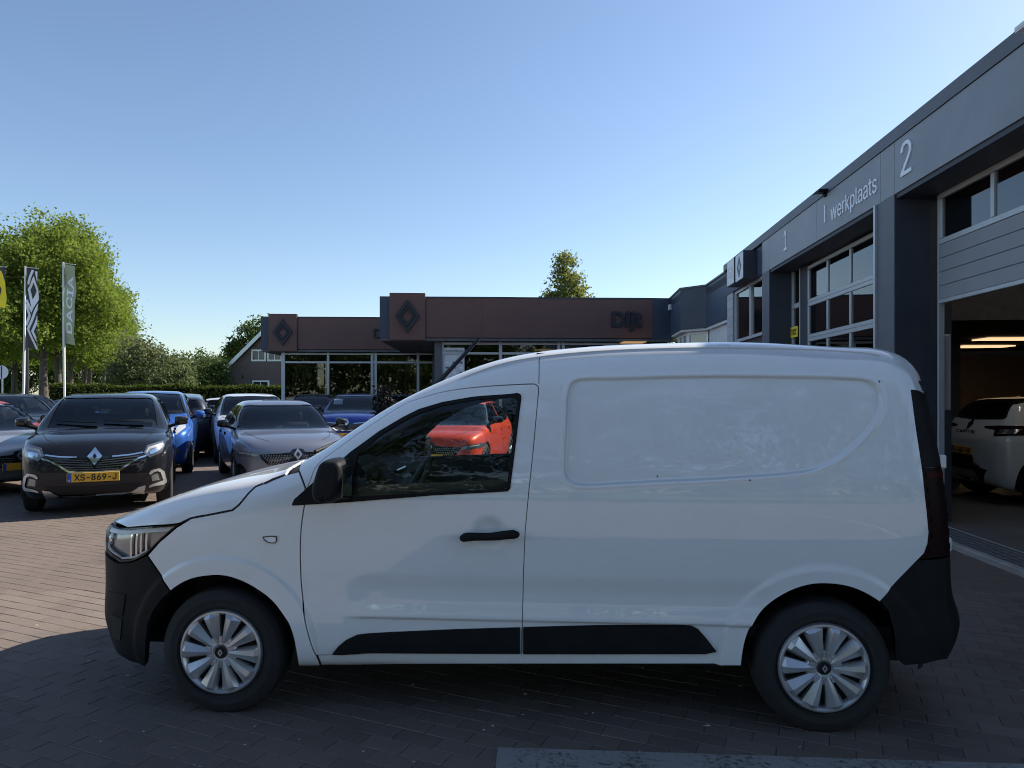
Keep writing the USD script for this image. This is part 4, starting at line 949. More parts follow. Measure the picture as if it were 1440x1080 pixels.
def van_wheel(hx, side, steer=0.0):
    turn = lambda m: (lambda q: (setattr(q, 'vertices', np.c_[q.vertices[:, 0], q.vertices[:, 1], q.vertices[:, 2]]), q)[1])(m.copy())
    def place(m, y):
        m = m.copy(); v = m.vertices.copy(); v[:, 1] += y
        if side > 0: v = v * [1, -1, 1]; 
        m.vertices = v + [hx, side * .783 if False else 0, HUB_Z]; m.fix_normals(); return m
    yo = -.875 + TW / 2
    w = put(van, 'wheel', place(ty_m, yo), 'tyre_rubber', smooth=40)
    yf = -.875 + .006
    back = lathe_y([(.0005, .03), (.19, .03), (.195, .02), (.195, .05), (.0005, .05)], 40)
    put(w, 'steel_rim', place(back, yf), 'dark_shell')
    put(w, 'hubcap_rim', place(rim_m, yf), 'hubcap_silver', smooth=40)
    for m in spoke_ms: put(w, 'spoke', place(m, yf), 'hubcap_silver', smooth=12)
    for m in lug_ms: put(w, 'lug', place(m, yf), 'hubcap_silver')
    put(w, 'hub_centre', place(disc_m, yf - .006), 'gloss_black', smooth=40)
    e = prism(diamond(.026, .036, .006), -.0165, -.0125, 'y'); put(w, 'hub_emblem', place(e, yf), 'satin_metal')
for hx in (HUB_F, HUB_R):
    for side in (-1, 1): van_wheel(hx, side)
for px in ((925, 668.5), (1054.5, 675.5), (1236.5, 536.5)):
    q = rl(vt([px]))[0]; vput('body_plug', roll, Point(*q).buffer(.0034, 6), .006, 'dark_shell', off=.001, depth=.002)
rail = LineString(rl(smooth_path(vt([(650,531),(689,516),(720,507.5),(755,501.5),(791,497.2),(835,493.5),(880,491),(924,489.5),(1000,488),(1084,489),(1173,492.5),(1235,499)]), 5))).buffer(.007)
vput('roof_rail', roll, rail, .012, white, off=.005, depth=.006); vput('roof_rail', roll, mir(rail), .03, white, off=.005, depth=.006)
# roof details: joint line fillers and aerial foot
for px in ((763, 498.6), (1019, 487.8)):
    p = vt([px])[0]; p[1] += .02; pz, _ = van1.out(*roll.rays(roll.inv(p[None])));
    put(van, 'roof_plug', bevel_box(pz[0, 0] - .03, pz[0, 0] + .03, pz[0, 1] + .002, pz[0, 1] + .022, pz[0, 2] - .004, pz[0, 2] + .003, .0015), 'black_plastic')
sm_ = vt([(758.5, 501), (758.2, 515), (757.8, 539)], 6); g = LineString(rl(sm_)).buffer(.0014)
vput('roof_seam', roll, g, .01, 'black_plastic', off=.0006, depth=.001)
# ------------------------------------------------------------------ parked cars
class Capsule:
    """straight in the middle (x, angle about the long axis), closing to a pole at nose and tail"""
    def __init__(s, xa, xb, zc, R=0.75): s.xa, s.xb, s.zc, s.R = xa, xb, zc, R
    def inv(s, p):
        q = p - np.array([0, 0, s.zc]); x = q[..., 0]; r = np.hypot(q[..., 1], q[..., 2])
        th = np.arctan2(q[..., 2], -q[..., 1]); th = np.where(th < -math.pi / 2, th + 2 * math.pi, th)
        sx = np.where(x < s.xa, s.xa - np.arctan2(s.xa - x, r) * s.R, np.where(x > s.xb, s.xb + np.arctan2(x - s.xb, r) * s.R, x))
        return np.stack([sx, th * s.R], -1)
    def rays(s, q):
        th = q[..., 1] / s.R; lam = np.where(q[..., 0] < s.xa, (q[..., 0] - s.xa), np.where(q[..., 0] > s.xb, q[..., 0] - s.xb, 0)) / s.R
        o = np.stack([np.clip(q[..., 0], s.xa, s.xb), 0 * th, 0 * th + s.zc], -1)
        return o, np.stack([np.sin(lam), -np.cos(lam) * np.cos(th), np.cos(lam) * np.sin(th)], -1)
    def mirror(s, q): return np.stack([q[..., 0], math.pi * s.R - q[..., 1]], -1)
    def whole(s): e = math.pi / 2 * s.R - .01; return sbox(s.xa - e, -math.pi / 2 * s.R, s.xb + e, 1.5 * math.pi * s.R)
KIND = {
 'crossover': dict(prof=[(-1.95,.24),(-2.08,.31),(-2.13,.45),(-2.13,.62),(-2.10,.78),(-2.02,.90),(-1.88,.965),(-1.5,1.035),(-1.15,1.085),(-.75,1.32),(-.42,1.495),(-.1,1.552),(.3,1.566),(.8,1.55),(1.3,1.50),(1.6,1.44),(1.76,1.28),(1.9,1.06),(1.985,.9),(1.98,.6),(1.95,.42),(1.85,.27),(1.5,.22),(0,.21),(-1.5,.22)],
    plan=[(-2.15,.54),(-2.1,.64),(-2.0,.745),(-1.8,.83),(-1.4,.885),(0,.889),(1.2,.885),(1.7,.84),(1.9,.76),(2.0,.62)],
    sect=[(.2,.83),(.4,.875),(.6,.889),(.8,.886),(.95,.872),(1.05,.84),(1.2,.775),(1.35,.705),(1.5,.63),(1.6,.575)],
    axle=1.30, R=.335, front=-2.135, back=1.985, arch=.375,
    side=[(-.98,1.075),(-.62,1.29),(-.36,1.42),(-.05,1.475),(.4,1.485),(.95,1.455),(1.3,1.37),(1.42,1.22),(1.2,1.135),(.3,1.085)], bp=.33, screen=None,
    rear_screen=[(-.62,1.20),(-.52,1.42),(0,1.455),(.52,1.42),(.62,1.20),(0,1.175)]),
 'hatchback': dict(prof=[(-1.9,.2),(-2.05,.27),(-2.115,.40),(-2.11,.58),(-2.07,.71),(-1.96,.81),(-1.5,.905),(-1.05,.975),(-.6,1.215),(-.25,1.375),(.1,1.43),(.5,1.44),(.9,1.415),(1.3,1.335),(1.6,1.2),(1.8,1.02),(1.9,.9),(1.93,.7),(1.9,.45),(1.8,.25),(1.4,.19),(0,.18),(-1.5,.19)],
    plan=[(-2.15,.52),(-2.1,.63),(-2.0,.74),(-1.8,.83),(-1.4,.89),(0,.899),(1.2,.895),(1.65,.85),(1.85,.76),(1.95,.6)],
    sect=[(.15,.83),(.35,.88),(.6,.899),(.75,.893),(.88,.872),(.96,.835),(1.1,.765),(1.25,.69),(1.4,.60),(1.5,.54)],
    axle=1.29, R=.31, front=-2.117, back=1.93, arch=.345,
    side=[(-.92,.965),(-.5,1.185),(-.2,1.315),(.1,1.36),(.5,1.365),(.95,1.325),(1.28,1.215),(1.38,1.10),(1.2,1.02),(.3,.98)], bp=.33, screen=None,
    rear_screen=[(-.58,.99),(-.47,1.22),(0,1.255),(.47,1.22),(.58,.99),(0,.965)]),
 'minivan': dict(prof=[(-1.75,.22),(-1.88,.30),(-1.93,.45),(-1.92,.65),(-1.86,.80),(-1.72,.90),(-1.35,1.0),(-1.12,1.06),(-.7,1.33),(-.35,1.52),(0,1.60),(.5,1.62),(1.0,1.59),(1.4,1.52),(1.65,1.40),(1.78,1.15),(1.86,.95),(1.86,.6),(1.84,.4),(1.75,.25),(1.4,.2),(0,.2),(-1.4,.2)],
    plan=[(-1.95,.50),(-1.9,.60),(-1.8,.70),(-1.6,.785),(-1.2,.84),(0,.848),(1.2,.845),(1.6,.80),(1.8,.72),(1.9,.58)],
    sect=[(.2,.79),(.4,.83),(.6,.848),(.85,.846),(1.0,.825),(1.1,.79),(1.25,.735),(1.4,.68),(1.55,.61),(1.65,.56)],
    axle=1.25, R=.30, front=-1.935, back=1.86, arch=.34,
    side=[(-.98,1.06),(-.58,1.32),(-.28,1.46),(.05,1.525),(.6,1.53),(1.15,1.48),(1.42,1.38),(1.5,1.2),(1.3,1.12),(.3,1.075)], bp=.30, screen=None,
    rear_screen=[(-.56,1.12),(-.48,1.40),(0,1.44),(.48,1.40),(.56,1.12),(0,1.09)]),
}
for k_, K_ in KIND.items():
    K_['body'] = Body(K_['prof'], K_['plan'], K_['sect'], kr=.20, cz=.05, cx=.10, cell=.012)
    K_['chart'] = Capsule(K_['front'] + .80, K_['back'] - .70, .62 if k_ != 'minivan' else .66)
    K_['nose'], K_['tail'] = Fan(K_['front'] + .85, -1, .75), Fan(K_['back'] - .85, 1, .75)
    K_['feat'] = []                                              # (part, parent part, chart, polygon, h, material, off, depth)
def car_frame(kind, px, d, a, at='front'):
    """frame of a car whose nose (or tail) centre stands at photo column px, depth d, its back turned a degrees to the left of the view axis"""
    K_ = KIND[kind]; rz = math.pi / 2 + math.radians(a) + YAW
    e = at_depth(px, HY, d); e[2] = 0; x = K_['front'] if at == 'front' else K_['back']
    return Frame(e - np.array([x * math.cos(rz), x * math.sin(rz), 0]), rz)
def Zm(pts, ox, oy, s): return [(ox + x / s, oy + y / s) for x, y in pts]
def feature(kind, part, pxs, fr, mt, off=.004, depth=.006, h=.03, both=True, dens=3, parent=None, rng_=(-1.5, 4.5), grow=0.0, smooth=True):
    K_ = KIND[kind]; d0 = np.linalg.norm((fr.loc - EYEP)[:2])
    p = fr.trace(K_['body'], densify(list(pxs) + [pxs[0]], dens), max(d0 - 3.2, 1), d0 + 3)
    ch = K_['nose'] if p[:, 0].mean() < 0 else K_['tail']; q = ch.inv(p); g = closed(q)
    if grow: g = g.buffer(grow)
    if not polys(g): return
    g = max(polys(g), key=lambda a: a.area)
    K_['feat'].append((part, parent, ch, g, h, mt, off, depth))
    if both: K_['feat'].append((part, parent, ch, Polygon(ch.mirror(np.array(g.exterior.coords))), h, mt, off, depth))
def front_feature(kind, part, pts, mt, off=.004, depth=.006, h=.03, both=False, view='x-', parent=None):
    g = closed(pts); v = Flat(view, -.05 if view == 'x-' else .05)
    KIND[kind]['feat'].append((part, parent, v, g, h, mt, off, depth))
    if both: KIND[kind]['feat'].append((part, parent, v, affinity.scale(g, -1, 1, origin=(0, 0)), h, mt, off, depth))
# --- measured fronts
CAP_F = car_frame('crossover', 133, 9.0, 24.5); CLIO_F = car_frame('hatchback', 419, 11.3, 27.0)
z2 = lambda p: Zm(p, 20, 540, 5.683)
z4 = lambda p: Zm(p, 290, 540, 5.333)
feature('crossover', 'headlight', z2([(985,545),(1060,490),(1190,450),(1200,490),(1180,545),(1110,575),(1050,587),(1010,565)]), CAP_F, 'headlamp_bowl', off=.004, h=.03)
feature('crossover', 'light_strip', z2([(1010,540),(1070,505),(1185,470),(1190,488),(1080,520),(1020,553)]), CAP_F, 'lamp_inner', off=.008, depth=.004, h=.03)
feature('crossover', 'reflector', z2([(1060,535),(1130,515),(1165,520),(1150,550),(1100,562),(1065,560)]), CAP_F, 'headlamp_chrome', off=.008, depth=.004, h=.03)
feature('crossover', 'grille', z2([(643,535),(760,572),(975,547),(1000,567),(930,585),(855,622),(785,672),(643,684)]), CAP_F, 'gloss_black', off=.003, h=.04)
feature('crossover', 'grille_trim', z2([(750,560),(860,552),(975,538),(985,546),(860,562),(752,570)]), CAP_F, 'chrome', off=.012, depth=.01, h=.03)
feature('crossover', 'grille_trim', z2([(643,678),(785,666),(850,614),(925,580),(1010,563),(1010,574),(930,590),(858,626),(790,680),(643,690)]), CAP_F, 'chrome', off=.012, depth=.01, h=.02)
for i_ in range(5): feature('crossover', 'grille_bar', z2([(700 - 8 * i_, 590 + 17 * i_), (930 - 36 * i_, 566 + 22 * i_), (930 - 36 * i_, 571 + 22 * i_), (700 - 8 * i_, 595 + 17 * i_)]), CAP_F, 'cabin_plastic', off=.010, depth=.008, h=.04)
feature('crossover', 'lower_intake', z2([(643,790),(980,770),(930,815),(860,850),(643,858)]), CAP_F, 'dark_shell', off=.003, h=.05)
feature('crossover', 'skid_plate', z2([(643,865),(880,855),(930,815),(1000,805),(1020,880),(985,892),(960,868),(880,905),(643,908)]), CAP_F, 'satin_metal', off=.012, depth=.015, h=.05)
feature('crossover', 'fog_lamp_frame', z2([(1030,712),(1060,690),(1160,675),(1195,700),(1215,780),(1195,800),(1060,825),(1050,812),(1175,780),(1185,765),(1165,705),(1140,695),(1050,722)]), CAP_F, 'hubcap_silver', off=.012, depth=.014, h=.03)
feature('crossover', 'fog_lamp', z2([(1070,730),(1145,715),(1160,765),(1085,778)]), CAP_F, 'headlamp_bowl', off=.004, h=.03)
SC = z2([(272,350),(330,235),(425,125),(445,112),(760,104),(1100,112),(1122,130),(1150,230),(1172,345),(930,356),(600,352)])
KIND['crossover']['screen_px'] = (SC, CAP_F)
feature('hatchback', 'headlight', z4([(203,492),(245,500),(395,524),(392,556),(300,545),(235,540),(212,520)]), CLIO_F, 'headlamp_bowl', off=.004, h=.03)
feature('hatchback', 'light_strip', z4([(245,508),(390,532),(388,540),(250,518)]), CLIO_F, 'lamp_inner', off=.008, depth=.004)
feature('hatchback', 'reflector', z4([(285,522),(320,528),(318,540),(284,534)]), CLIO_F, 'headlamp_chrome', off=.008, depth=.004)
feature('hatchback', 'reflector', z4([(335,530),(370,536),(368,548),(334,543)]), CLIO_F, 'headlamp_chrome', off=.008, depth=.004)
feature('hatchback', 'grille', z4([(690,482),(650,488),(628,513),(560,520),(398,531),(412,562),(460,606),(690,613)]), CLIO_F, 'gloss_black', off=.003, h=.03)
for r_ in range(5):
    for c_ in range(11 - r_):
        x0_, y0_ = 425 + 20 * r_ / 2 + 20 * c_ + 4 * r_, 537 + 15 * r_
        feature('hatchback', 'grille_stud', z4([(x0_, y0_), (x0_ + 9, y0_ + 1), (x0_ + 8, y0_ + 5), (x0_ - 1, y0_ + 4)]), CLIO_F, 'satin_metal', off=.007, depth=.005, h=.05, dens=1)
feature('hatchback', 'side_intake', z4([(208,590),(262,600),(300,640),(290,690),(240,760),(205,730)]), CLIO_F, 'gloss_black', off=.003, h=.04)
feature('hatchback', 'lower_intake', z4([(690,690),(480,690),(420,720),(440,760),(690,770)]), CLIO_F, 'gloss_black', off=.003, h=.05)
KIND['hatchback']['screen_px'] = (z4([(262,342),(266,250),(276,165),(300,160),(560,158),(790,164),(835,175),(890,250),(940,325),(760,334),(500,340)]), CLIO_F)
mx = KIND['minivan']
front_feature('minivan', 'headlight', [(-.50,.72),(-.72,.90),(-.70,.97),(-.60,.95),(-.48,.80)], 'lamp_inner', both=True)
front_feature('minivan', 'lower_intake', [(-.40,.30),(.40,.30),(.45,.46),(-.45,.46)], 'dark_shell')
front_feature('minivan', 'fog_lamp', [(-.62,.42),(-.54,.42),(-.54,.50),(-.62,.50)], 'headlamp_bowl', both=True)
front_feature('minivan', 'grille', [(-.40,.68),(.40,.68),(.36,.76),(-.36,.76)], 'gloss_black')
# --- measured tail of the crossover in the workshop
TAIL_F = Frame((5.9 + 1.985, 10.95, 0), math.pi)
z6 = lambda p: Zm(p, 1320, 540, 7.2)
tf = dict(fr=TAIL_F, both=False)
front_feature('crossover', 'tail_lamp', [(-.34,1.085),(-.60,1.105),(-.90,1.11),(-.90,.985),(-.62,.955),(-.58,1.04),(-.36,1.06)], 'tail_red', both=True, view='x+')
front_feature('crossover', 'lamp_lens', [(-.64,.985),(-.80,.995),(-.80,1.06),(-.66,1.055)], 'headlamp_bowl', off=.009, depth=.004, both=True, view='x+')
feature('crossover', 'bumper_trim', z6([(90,620),(345,655),(400,745),(430,800),(690,840),(740,850),(640,990),(330,985),(30,830),(40,700)]), TAIL_F, 'black_plastic', off=.003, both=False, h=.05)
feature('crossover', 'skid_plate', z6([(35,800),(240,850),(440,880),(490,910),(540,985),(470,975),(150,900)]), TAIL_F, 'satin_metal', off=.008, both=False, h=.05)
feature('crossover', 'exhaust_trim', z6([(425,740),(440,745),(450,790),(640,815),(645,828),(440,808)]), TAIL_F, 'chrome', off=.010, depth=.010, h=.03)
front_feature('hatchback', 'tail_lamp', [(-.50,.80),(-.84,.80),(-.80,.98),(-.58,.95)], 'tail_red', both=True, view='x+')
front_feature('hatchback', 'bumper_trim', [(-.60,.24),(.60,.24),(.66,.40),(-.66,.40)], 'black_plastic', view='x+')
front_feature('minivan', 'tail_lamp', [(-.56,.85),(-.78,.85),(-.72,1.25),(-.60,1.25)], 'tail_red', both=True, view='x+')
def build_kind(kind, near):
    """the meshes of a kind of car: (part, parent, mesh, normals, material)"""
    K_ = KIND[kind]; B, C = K_['body'], K_['chart']; R, ax, out = K_['R'], K_['axle'], []
    h = .035 if near else .06
    if K_.get('screen_px'):
        px, fr = K_['screen_px']; d0 = np.linalg.norm((fr.loc - EYEP)[:2])
        sp = fr.trace(B, densify(px + px[:1], 3), d0 - 3.2, d0 + 3); sc = closed(C.inv(sp)).buffer(-.01).buffer(.01)
        sc = unary_union([sc, Polygon(C.mirror(np.array(sc.exterior.coords)))]).intersection(sc.convex_hull.buffer(.3))
        sc = max(polys(sc), key=lambda a: a.area)
    else:
        w = B.plan(-1.0) / B.wmax; zb_ = np.interp(-1.05, [p[0] for p in K_['prof'][5:12]], [p[1] for p in K_['prof'][5:12]])
        y1, y2, zt = .70, .56, max(p[1] for p in K_['prof']) - .075
        p, _ = B.out(*Flat('x-', -.05).rays(densify([(-y1, zb_ + .06), (-y2, zt), (0, zt + .03), (y2, zt), (y1, zb_ + .06), (0, zb_ + .02), (-y1, zb_ + .06)], 8)))
        sc = closed(C.inv(p)).buffer(-.02).buffer(.02)
    p, _ = B.out(*Flat('x+', .05).rays(densify(K_['rear_screen'] + K_['rear_screen'][:1], 6)))
    rs = closed(C.inv(p)).buffer(-.02).buffer(.02)
    sw = closed(smooth_path(K_['side'] + K_['side'][:1], 6)).buffer(-.02).buffer(.02)
    wins = []
    for lo_, hi_ in ((-3, K_['bp'] - .035), (K_['bp'] + .035, 3)):
        q = sw.intersection(sbox(lo_, 0, hi_, 3)); p, _ = B.out(*Flat('y-').rays(np.array(resample(q.exterior, .04))))
        wins.append(closed(C.inv(p)).buffer(-.004))
    mirw = [Polygon(C.mirror(np.array(g.exterior.coords))) for g in wins]
    holes = [sc, rs] + wins + mirw
    for sx in (-1, 1):
        q = Point(sx * ax, R + .005).buffer(K_['arch'], 24); p, _ = B.out(*Flat('y-').rays(np.array(resample(q.exterior, .03))))
        q = closed(C.inv(p)); holes += [q, Polygon(C.mirror(np.array(q.exterior.coords)))]
    g = C.whole().difference(unary_union(holes)); g = max(polys(g), key=lambda a: a.area)
    (m, n) = surface(B, C, g, h, 0, .03); out.append(('body', None, m, n, 'PAINT'))
    for nm, gs, gm in (('windscreen', [sc], 'windscreen_glass'), ('rear_window', [rs], 'dark_glass'), ('side_window', wins + mirw, 'dark_glass')):
        for q in gs:
            (m, n) = surface(B, C, q.buffer(.004), h * 1.4, -.006, 0); out.append((nm, None, m, n, gm))
            (m, n) = surface(B, C, q.buffer(.012).difference(q.buffer(-.025)), .04, .002, .004); out.append(('window_seal', None, m, n, 'gloss_black'))
    # shut lines and handles on both flanks
    z0_, zt_ = .30, np.interp(0, [p[0] for p in K_['side'][-3:]][::-1], [p[1] for p in K_['side'][-3:]][::-1]) - .03
    for x_ in (-.92, K_['bp'], 1.12):
        l = LineString(smooth_path([(x_ + (.06 if x_ < 0 else -.0), zt_), (x_, .75), (x_ + (.02 if x_ < 1 else -.22), z0_ + (.0 if x_ < 1 else .38))], 6)).buffer(.004)
        for v in ('y-', 'y+'):
            (m, n) = surface(B, Flat(v), l, .05, .0015, .002); out.append(('door_seam', None, m, n, 'dark_shell'))
    for x_ in (K_['bp'] - .22, 1.0):
        for v in ('y-', 'y+'):
            (m, n) = surface(B, Flat(v), sbox(x_, zt_ - .13, x_ + .17, zt_ - .10).buffer(.008), .03, .02, .02); out.append(('door_handle', None, m, n, 'PAINT'))
    if kind == 'crossover':
        for sx in (-1, 1):
            q = Point(sx * ax, R).buffer(K_['arch'] + .055, 24).difference(Point(sx * ax, R).buffer(K_['arch'] + .004, 24)).intersection(sbox(-3, .24, 3, 2))
            for v in ('y-', 'y+'):
                (m, n) = surface(B, Flat(v), q, .05, .006, .01); out.append(('arch_trim', None, m, n, 'black_plastic'))
        for v in ('y-', 'y+'):
            (m, n) = surface(B, Flat(v), sbox(-.92, .24, .92, .36), .06, .006, .01); out.append(('sill_trim', None, m, n, 'black_plastic'))
    for part, parent, ch, q, hh, mt, off, depth in K_['feat']:
        if not polys(q): continue
        (m, n) = surface(B, ch, q, hh, off, depth); out.append((part, parent, m, n, mt))
    bl = LineString([(K_['front'] + .16, .42), (K_['front'] + .32, .56), (K_['front'] + .62, .645), (K_['front'] + .98, .69)]).buffer(.0045)
    for q in (bl, affinity.scale(bl, 1, -1, origin=(0, 0))):
        (m, n) = surface(B, Flat('z'), q, .05, .0015, .002); out.append(('bonnet_seam', None, m, n, 'dark_shell'))
    # mirrors, inside, wheels
    cz = zt_ + .09; cx_ = K_['side'][0][0] + .10
    for s in (-1, 1):
        yb = B.wmax + .02
        pts = [(cx_ + x, s * (yb + y), cz + z) for x, y, z in ((-.02,-.02,-.06),(-.02,-.02,.07),(.10,-.01,-.06),(.10,-.01,.07),(-.06,.06,-.05),(-.06,.06,.07),(.11,.06,-.07),(.11,.06,.085),(-.02,.17,-.04),(-.02,.17,.06),(.10,.18,-.05),(.10,.18,.07))]
        mm = hull(pts); cc_ = mm.vertices.mean(0); mm.vertices = cc_ + (mm.vertices - cc_) * [.9, .92, .92]; mm = mm.subdivide().subdivide(); trimesh.smoothing.filter_taubin(mm, iterations=24); out.append(('wing_mirror', None, mm, None, 'MIRROR'))
        out.append(('mirror_arm', 'wing_mirror', hull([(cx_ + x, s * y, cz + z) for x in (-.04, .05) for y, z in ((yb - .16, -.13), (yb - .16, -.08), (yb + .02, -.06), (yb + .02, -.02))]), None, 'black_plastic'))
    bx0, bx1 = K_['front'] + .95, K_['back'] - .28
    zt = max(p[1] for p in K_['prof'])
    out.append(('cabin_floor', None, box(bx0, bx1, -.70, .70, .25, .50), None, 'dark_shell'))
    out.append(('engine_block', None, box(K_['front'] + .30, bx0, -.52, .52, .25, .66), None, 'dark_shell'))
    out.append(('dashboard', None, hull([(x, y, z) for x, z in ((bx0, .60), (bx0 + .02, zt_ - .03), (bx0 + .40, zt_ - .02), (bx0 + .55, zt_ - .09), (bx0 + .5, .60)) for y in (-.66, .66)]), None, 'cabin_plastic'))
    for s in (-1, 1):
        out.append(('seat', None, bevel_box(.05, .20, s * .37 - .24, s * .37 + .24, .45, zt - .42, .05), None, 'seat_fabric'))
        out.append(('headrest', 'seat', bevel_box(.17, .26, s * .37 - .13, s * .37 + .13, zt - .40, zt - .22, .04), None, 'seat_fabric'))
    out.append(('rear_seat', None, bevel_box(1.0, 1.15, -.6, .6, .45, zt - .52, .05), None, 'seat_fabric'))
    out.append(('rear_view_mirror', None, bevel_box(-.48, -.45, -.12, .12, zt - .24, zt - .17, .012), None, 'black_plastic'))
    ty = tyre_mesh(R, .205, R * .66)
    rimr = R * .66
    for sx in (-1, 1):
        for s in (-1, 1):
            def pl_(m, y0=B.wmax - .115):
                m = m.copy(); v = m.vertices * [1, 1, 1]; v[:, 1] -= y0
                if s > 0: v[:, 1] *= -1
                m.vertices = v + [sx * ax, 0, R]; m.fix_normals(); return m
            out.append(('wheel', None, pl_(ty), None, 'tyre_rubber'))
            ring = lathe_y([(rimr, -.085), (rimr - .02, -.088), (rimr - .03, -.06), (rimr - .03, .05), (rimr, .05)], 40)
            sp_ = [ring]
            for k in range(5):
                for dlt in (-.16, .16):
                    a0 = 2 * math.pi * k / 5 + .3; a1 = a0 + dlt
                    sp_.append(tube([(.03 * math.cos(a0), -.078, .03 * math.sin(a0)), ((rimr - .02) * math.cos(a1), -.078, (rimr - .02) * math.sin(a1))], .012, 5))
            sp_.append(lathe_y([(.0005, -.088), (.05, -.085), (.055, -.06), (.0005, -.06)], 20))
            out.append(('rim', 'wheel', pl_(joined(sp_)), None, 'alloy'))
            out.append(('brake_disc', 'wheel', pl_(lathe_y([(.0005, -.045), (rimr - .035, -.045), (rimr - .035, .04), (.0005, .04)], 24)), None, 'dark_shell'))
            a = np.linspace(math.radians(-20), math.radians(200), 22); r0 = K_['arch'] + .008
            ringp = np.c_[sx * ax + r0 * np.cos(a), R + r0 * np.sin(a)]
            v = np.vstack([np.c_[ringp[:, 0], np.full(22, s * (B.wmax - .03)), ringp[:, 1]], np.c_[ringp[:, 0], np.full(22, s * .5), ringp[:, 1]]])
            f = [t for i in range(21) for t in ((i, i + 1, i + 23), (i, i + 23, i + 22))]
            out.append(('arch_liner', None, trimesh.Trimesh(v, f, process=False), None, 'dark_shell'))
    return out
CACHE = {}
def write_car(path, kind, paint_name, mirror_mat, near=False, skip=()):
    key = (kind, near)
    if key not in CACHE: CACHE[key] = build_kind(kind, near)
    last = {}
    for part, parent, m, n, mt in CACHE[key]:
        if part in skip: continue
        mt = {'PAINT': paint_name, 'MIRROR': mirror_mat}.get(mt, mt)
        par = last[parent] if parent else path
        last[part] = put(par, part, m, mt, normals=n, smooth=40) if n is not None else put(par, part, m, mt, smooth=40)
def emblem_on(path, kind, y, z, w, h, t, mt='chrome', view='x-', off=.02, name='emblem'):
    K_ = KIND[kind]; v = Flat(view, -.05 if view == 'x-' else .05)
    g = affinity.translate(diamond(w, h, t), y, z)
    (m, n) = surface(K_['body'], v, g, .04, off, .012); return put(path, name, m, mt, normals=n)
def plate_on(path, kind, y, z, text, view='x-', w=.52, hh=.11, tilt=0.0):
    """yellow plate with a blue band, standing upright on nose or tail"""
    K_ = KIND[kind]; s = 1 if view == 'x-' else -1
    p, _ = K_['body'].out(*Flat(view, -.05 if s > 0 else .05).rays(np.array([[y, z], [y - w * .35, z], [y + w * .35, z]])))
    x = p[:, 0].min() - .012 if s > 0 else p[:, 0].max() + .012
    def turn(m):                                               # text plane facing -y -> facing -x (or +x), reading from the viewer's left
        v = m.vertices; m.vertices = np.c_[x + s * v[:, 1], y - s * v[:, 0], z + v[:, 2]]; m.fix_normals(); return m
    pl = put(path, 'number_plate', turn(bevel_box(-w / 2, w / 2, -.004, .008, -hh / 2, hh / 2, .003)), 'plate_yellow')
    put(pl, 'blue_band', turn(box(-w / 2 + .003, -w / 2 + .05, -.0055, -.003, -hh / 2 + .003, hh / 2 - .003)), 'plate_blue')
    if text:
        t = lettering(text, hh * .66, w * .80, .0025, True); t.vertices[:, 0] += .022; t.vertices[:, 1] -= .0045
        put(pl, 'plate_lettering', turn(t), 'plate_letter', smooth=False)
        t = lettering('NL', hh * .14, .026, .001, True); t.vertices += [-w / 2 + .027, -.0065, -hh * .28]
        put(pl, 'country_letters', turn(t), 'white_plastic', smooth=False)
    return pl
def car(name, label, kind, fr, paint_name, mirror='gloss_black', near=False, cat='car', group=None, skip=()):
    p = thing(name, label, cat, fr.loc, fr.rz, group); write_car(p, kind, paint_name, mirror, near, skip); return p
paint('black_paint', (0.005, 0.006, 0.009), dirt=.012)
paint('grey_paint', (0.22, 0.235, 0.285), metal=.7, rough=.35, dirt=.04)
paint('dark_grey_paint', (0.04, 0.044, 0.055), metal=.6, rough=.35, dirt=.015)
paint('silver_paint', (0.36, 0.37, 0.39), metal=.7, rough=.35)
paint('red_paint', (0.62, 0.055, 0.02), metal=.2, rough=.35)
paint('dark_red_paint', (0.30, 0.015, 0.015), rough=.35)
paint('blue_paint', (0.02, 0.085, 0.32), metal=.3, rough=.35)
paint('deep_blue_paint', (0.015, 0.035, 0.20), metal=.4, rough=.3)
paint('pale_paint', (0.55, 0.58, 0.62), metal=.2, rough=.35)
FRONT, TAIL = ('tail_lamp', 'lamp_lens', 'exhaust_trim'), ()
c = car('parked_car', 'black crossover with yellow number plate XS-869-J, left of the white van', 'crossover', CAP_F, 'black_paint', 'gloss_black', True, skip=FRONT)
emblem_on(c, 'crossover', 0, CAP_F.trace(KIND['crossover']['body'], z2([(643, 580)]), 7, 12)[0, 2], .165, .215, .045)
pc = CAP_F.trace(KIND['crossover']['body'], z2([(635, 742)]), 7, 12)[0]
plate_on(c, 'crossover', pc[1], pc[2], 'XS-869-J', w=.58, hh=.115)
for y0 in (-.50, .08):
    q = KIND['crossover']['body'].out(*Flat('x-', -.05).rays(np.c_[np.linspace(y0, y0 + .5, 8), np.linspace(1.125, 1.155, 8)]))[0]
    put(c, 'wiper', tube(q + [-.015, 0, .02], .009, 6), 'black_plastic')
c = car('parked_car', 'grey hatchback with a studded black grille, nose half hidden by the van bonnet', 'hatchback', CLIO_F, 'grey_paint', 'gloss_black', True)
emblem_on(c, 'hatchback', 0, CLIO_F.trace(KIND['hatchback']['body'], z4([(690, 540)]), 8, 15)[0, 2], .135, .185, .028, 'satin_metal')
fr = car_frame('hatchback', 603, 12.7, -10); c = car('parked_car', 'bright red hatchback seen through the door window of the van', 'hatchback', fr, 'red_paint', 'gloss_black', True)
emblem_on(c, 'hatchback', 0, .60, .135, .185, .028, 'satin_metal'); plate_on(c, 'hatchback', 0, .42, '')
fr = car_frame('crossover', 487, 19.5, 5); c = car('parked_car', 'deep blue crossover with a white card behind its windscreen, by the showroom', 'crossover', fr, 'deep_blue_paint', 'gloss_black', skip=FRONT)
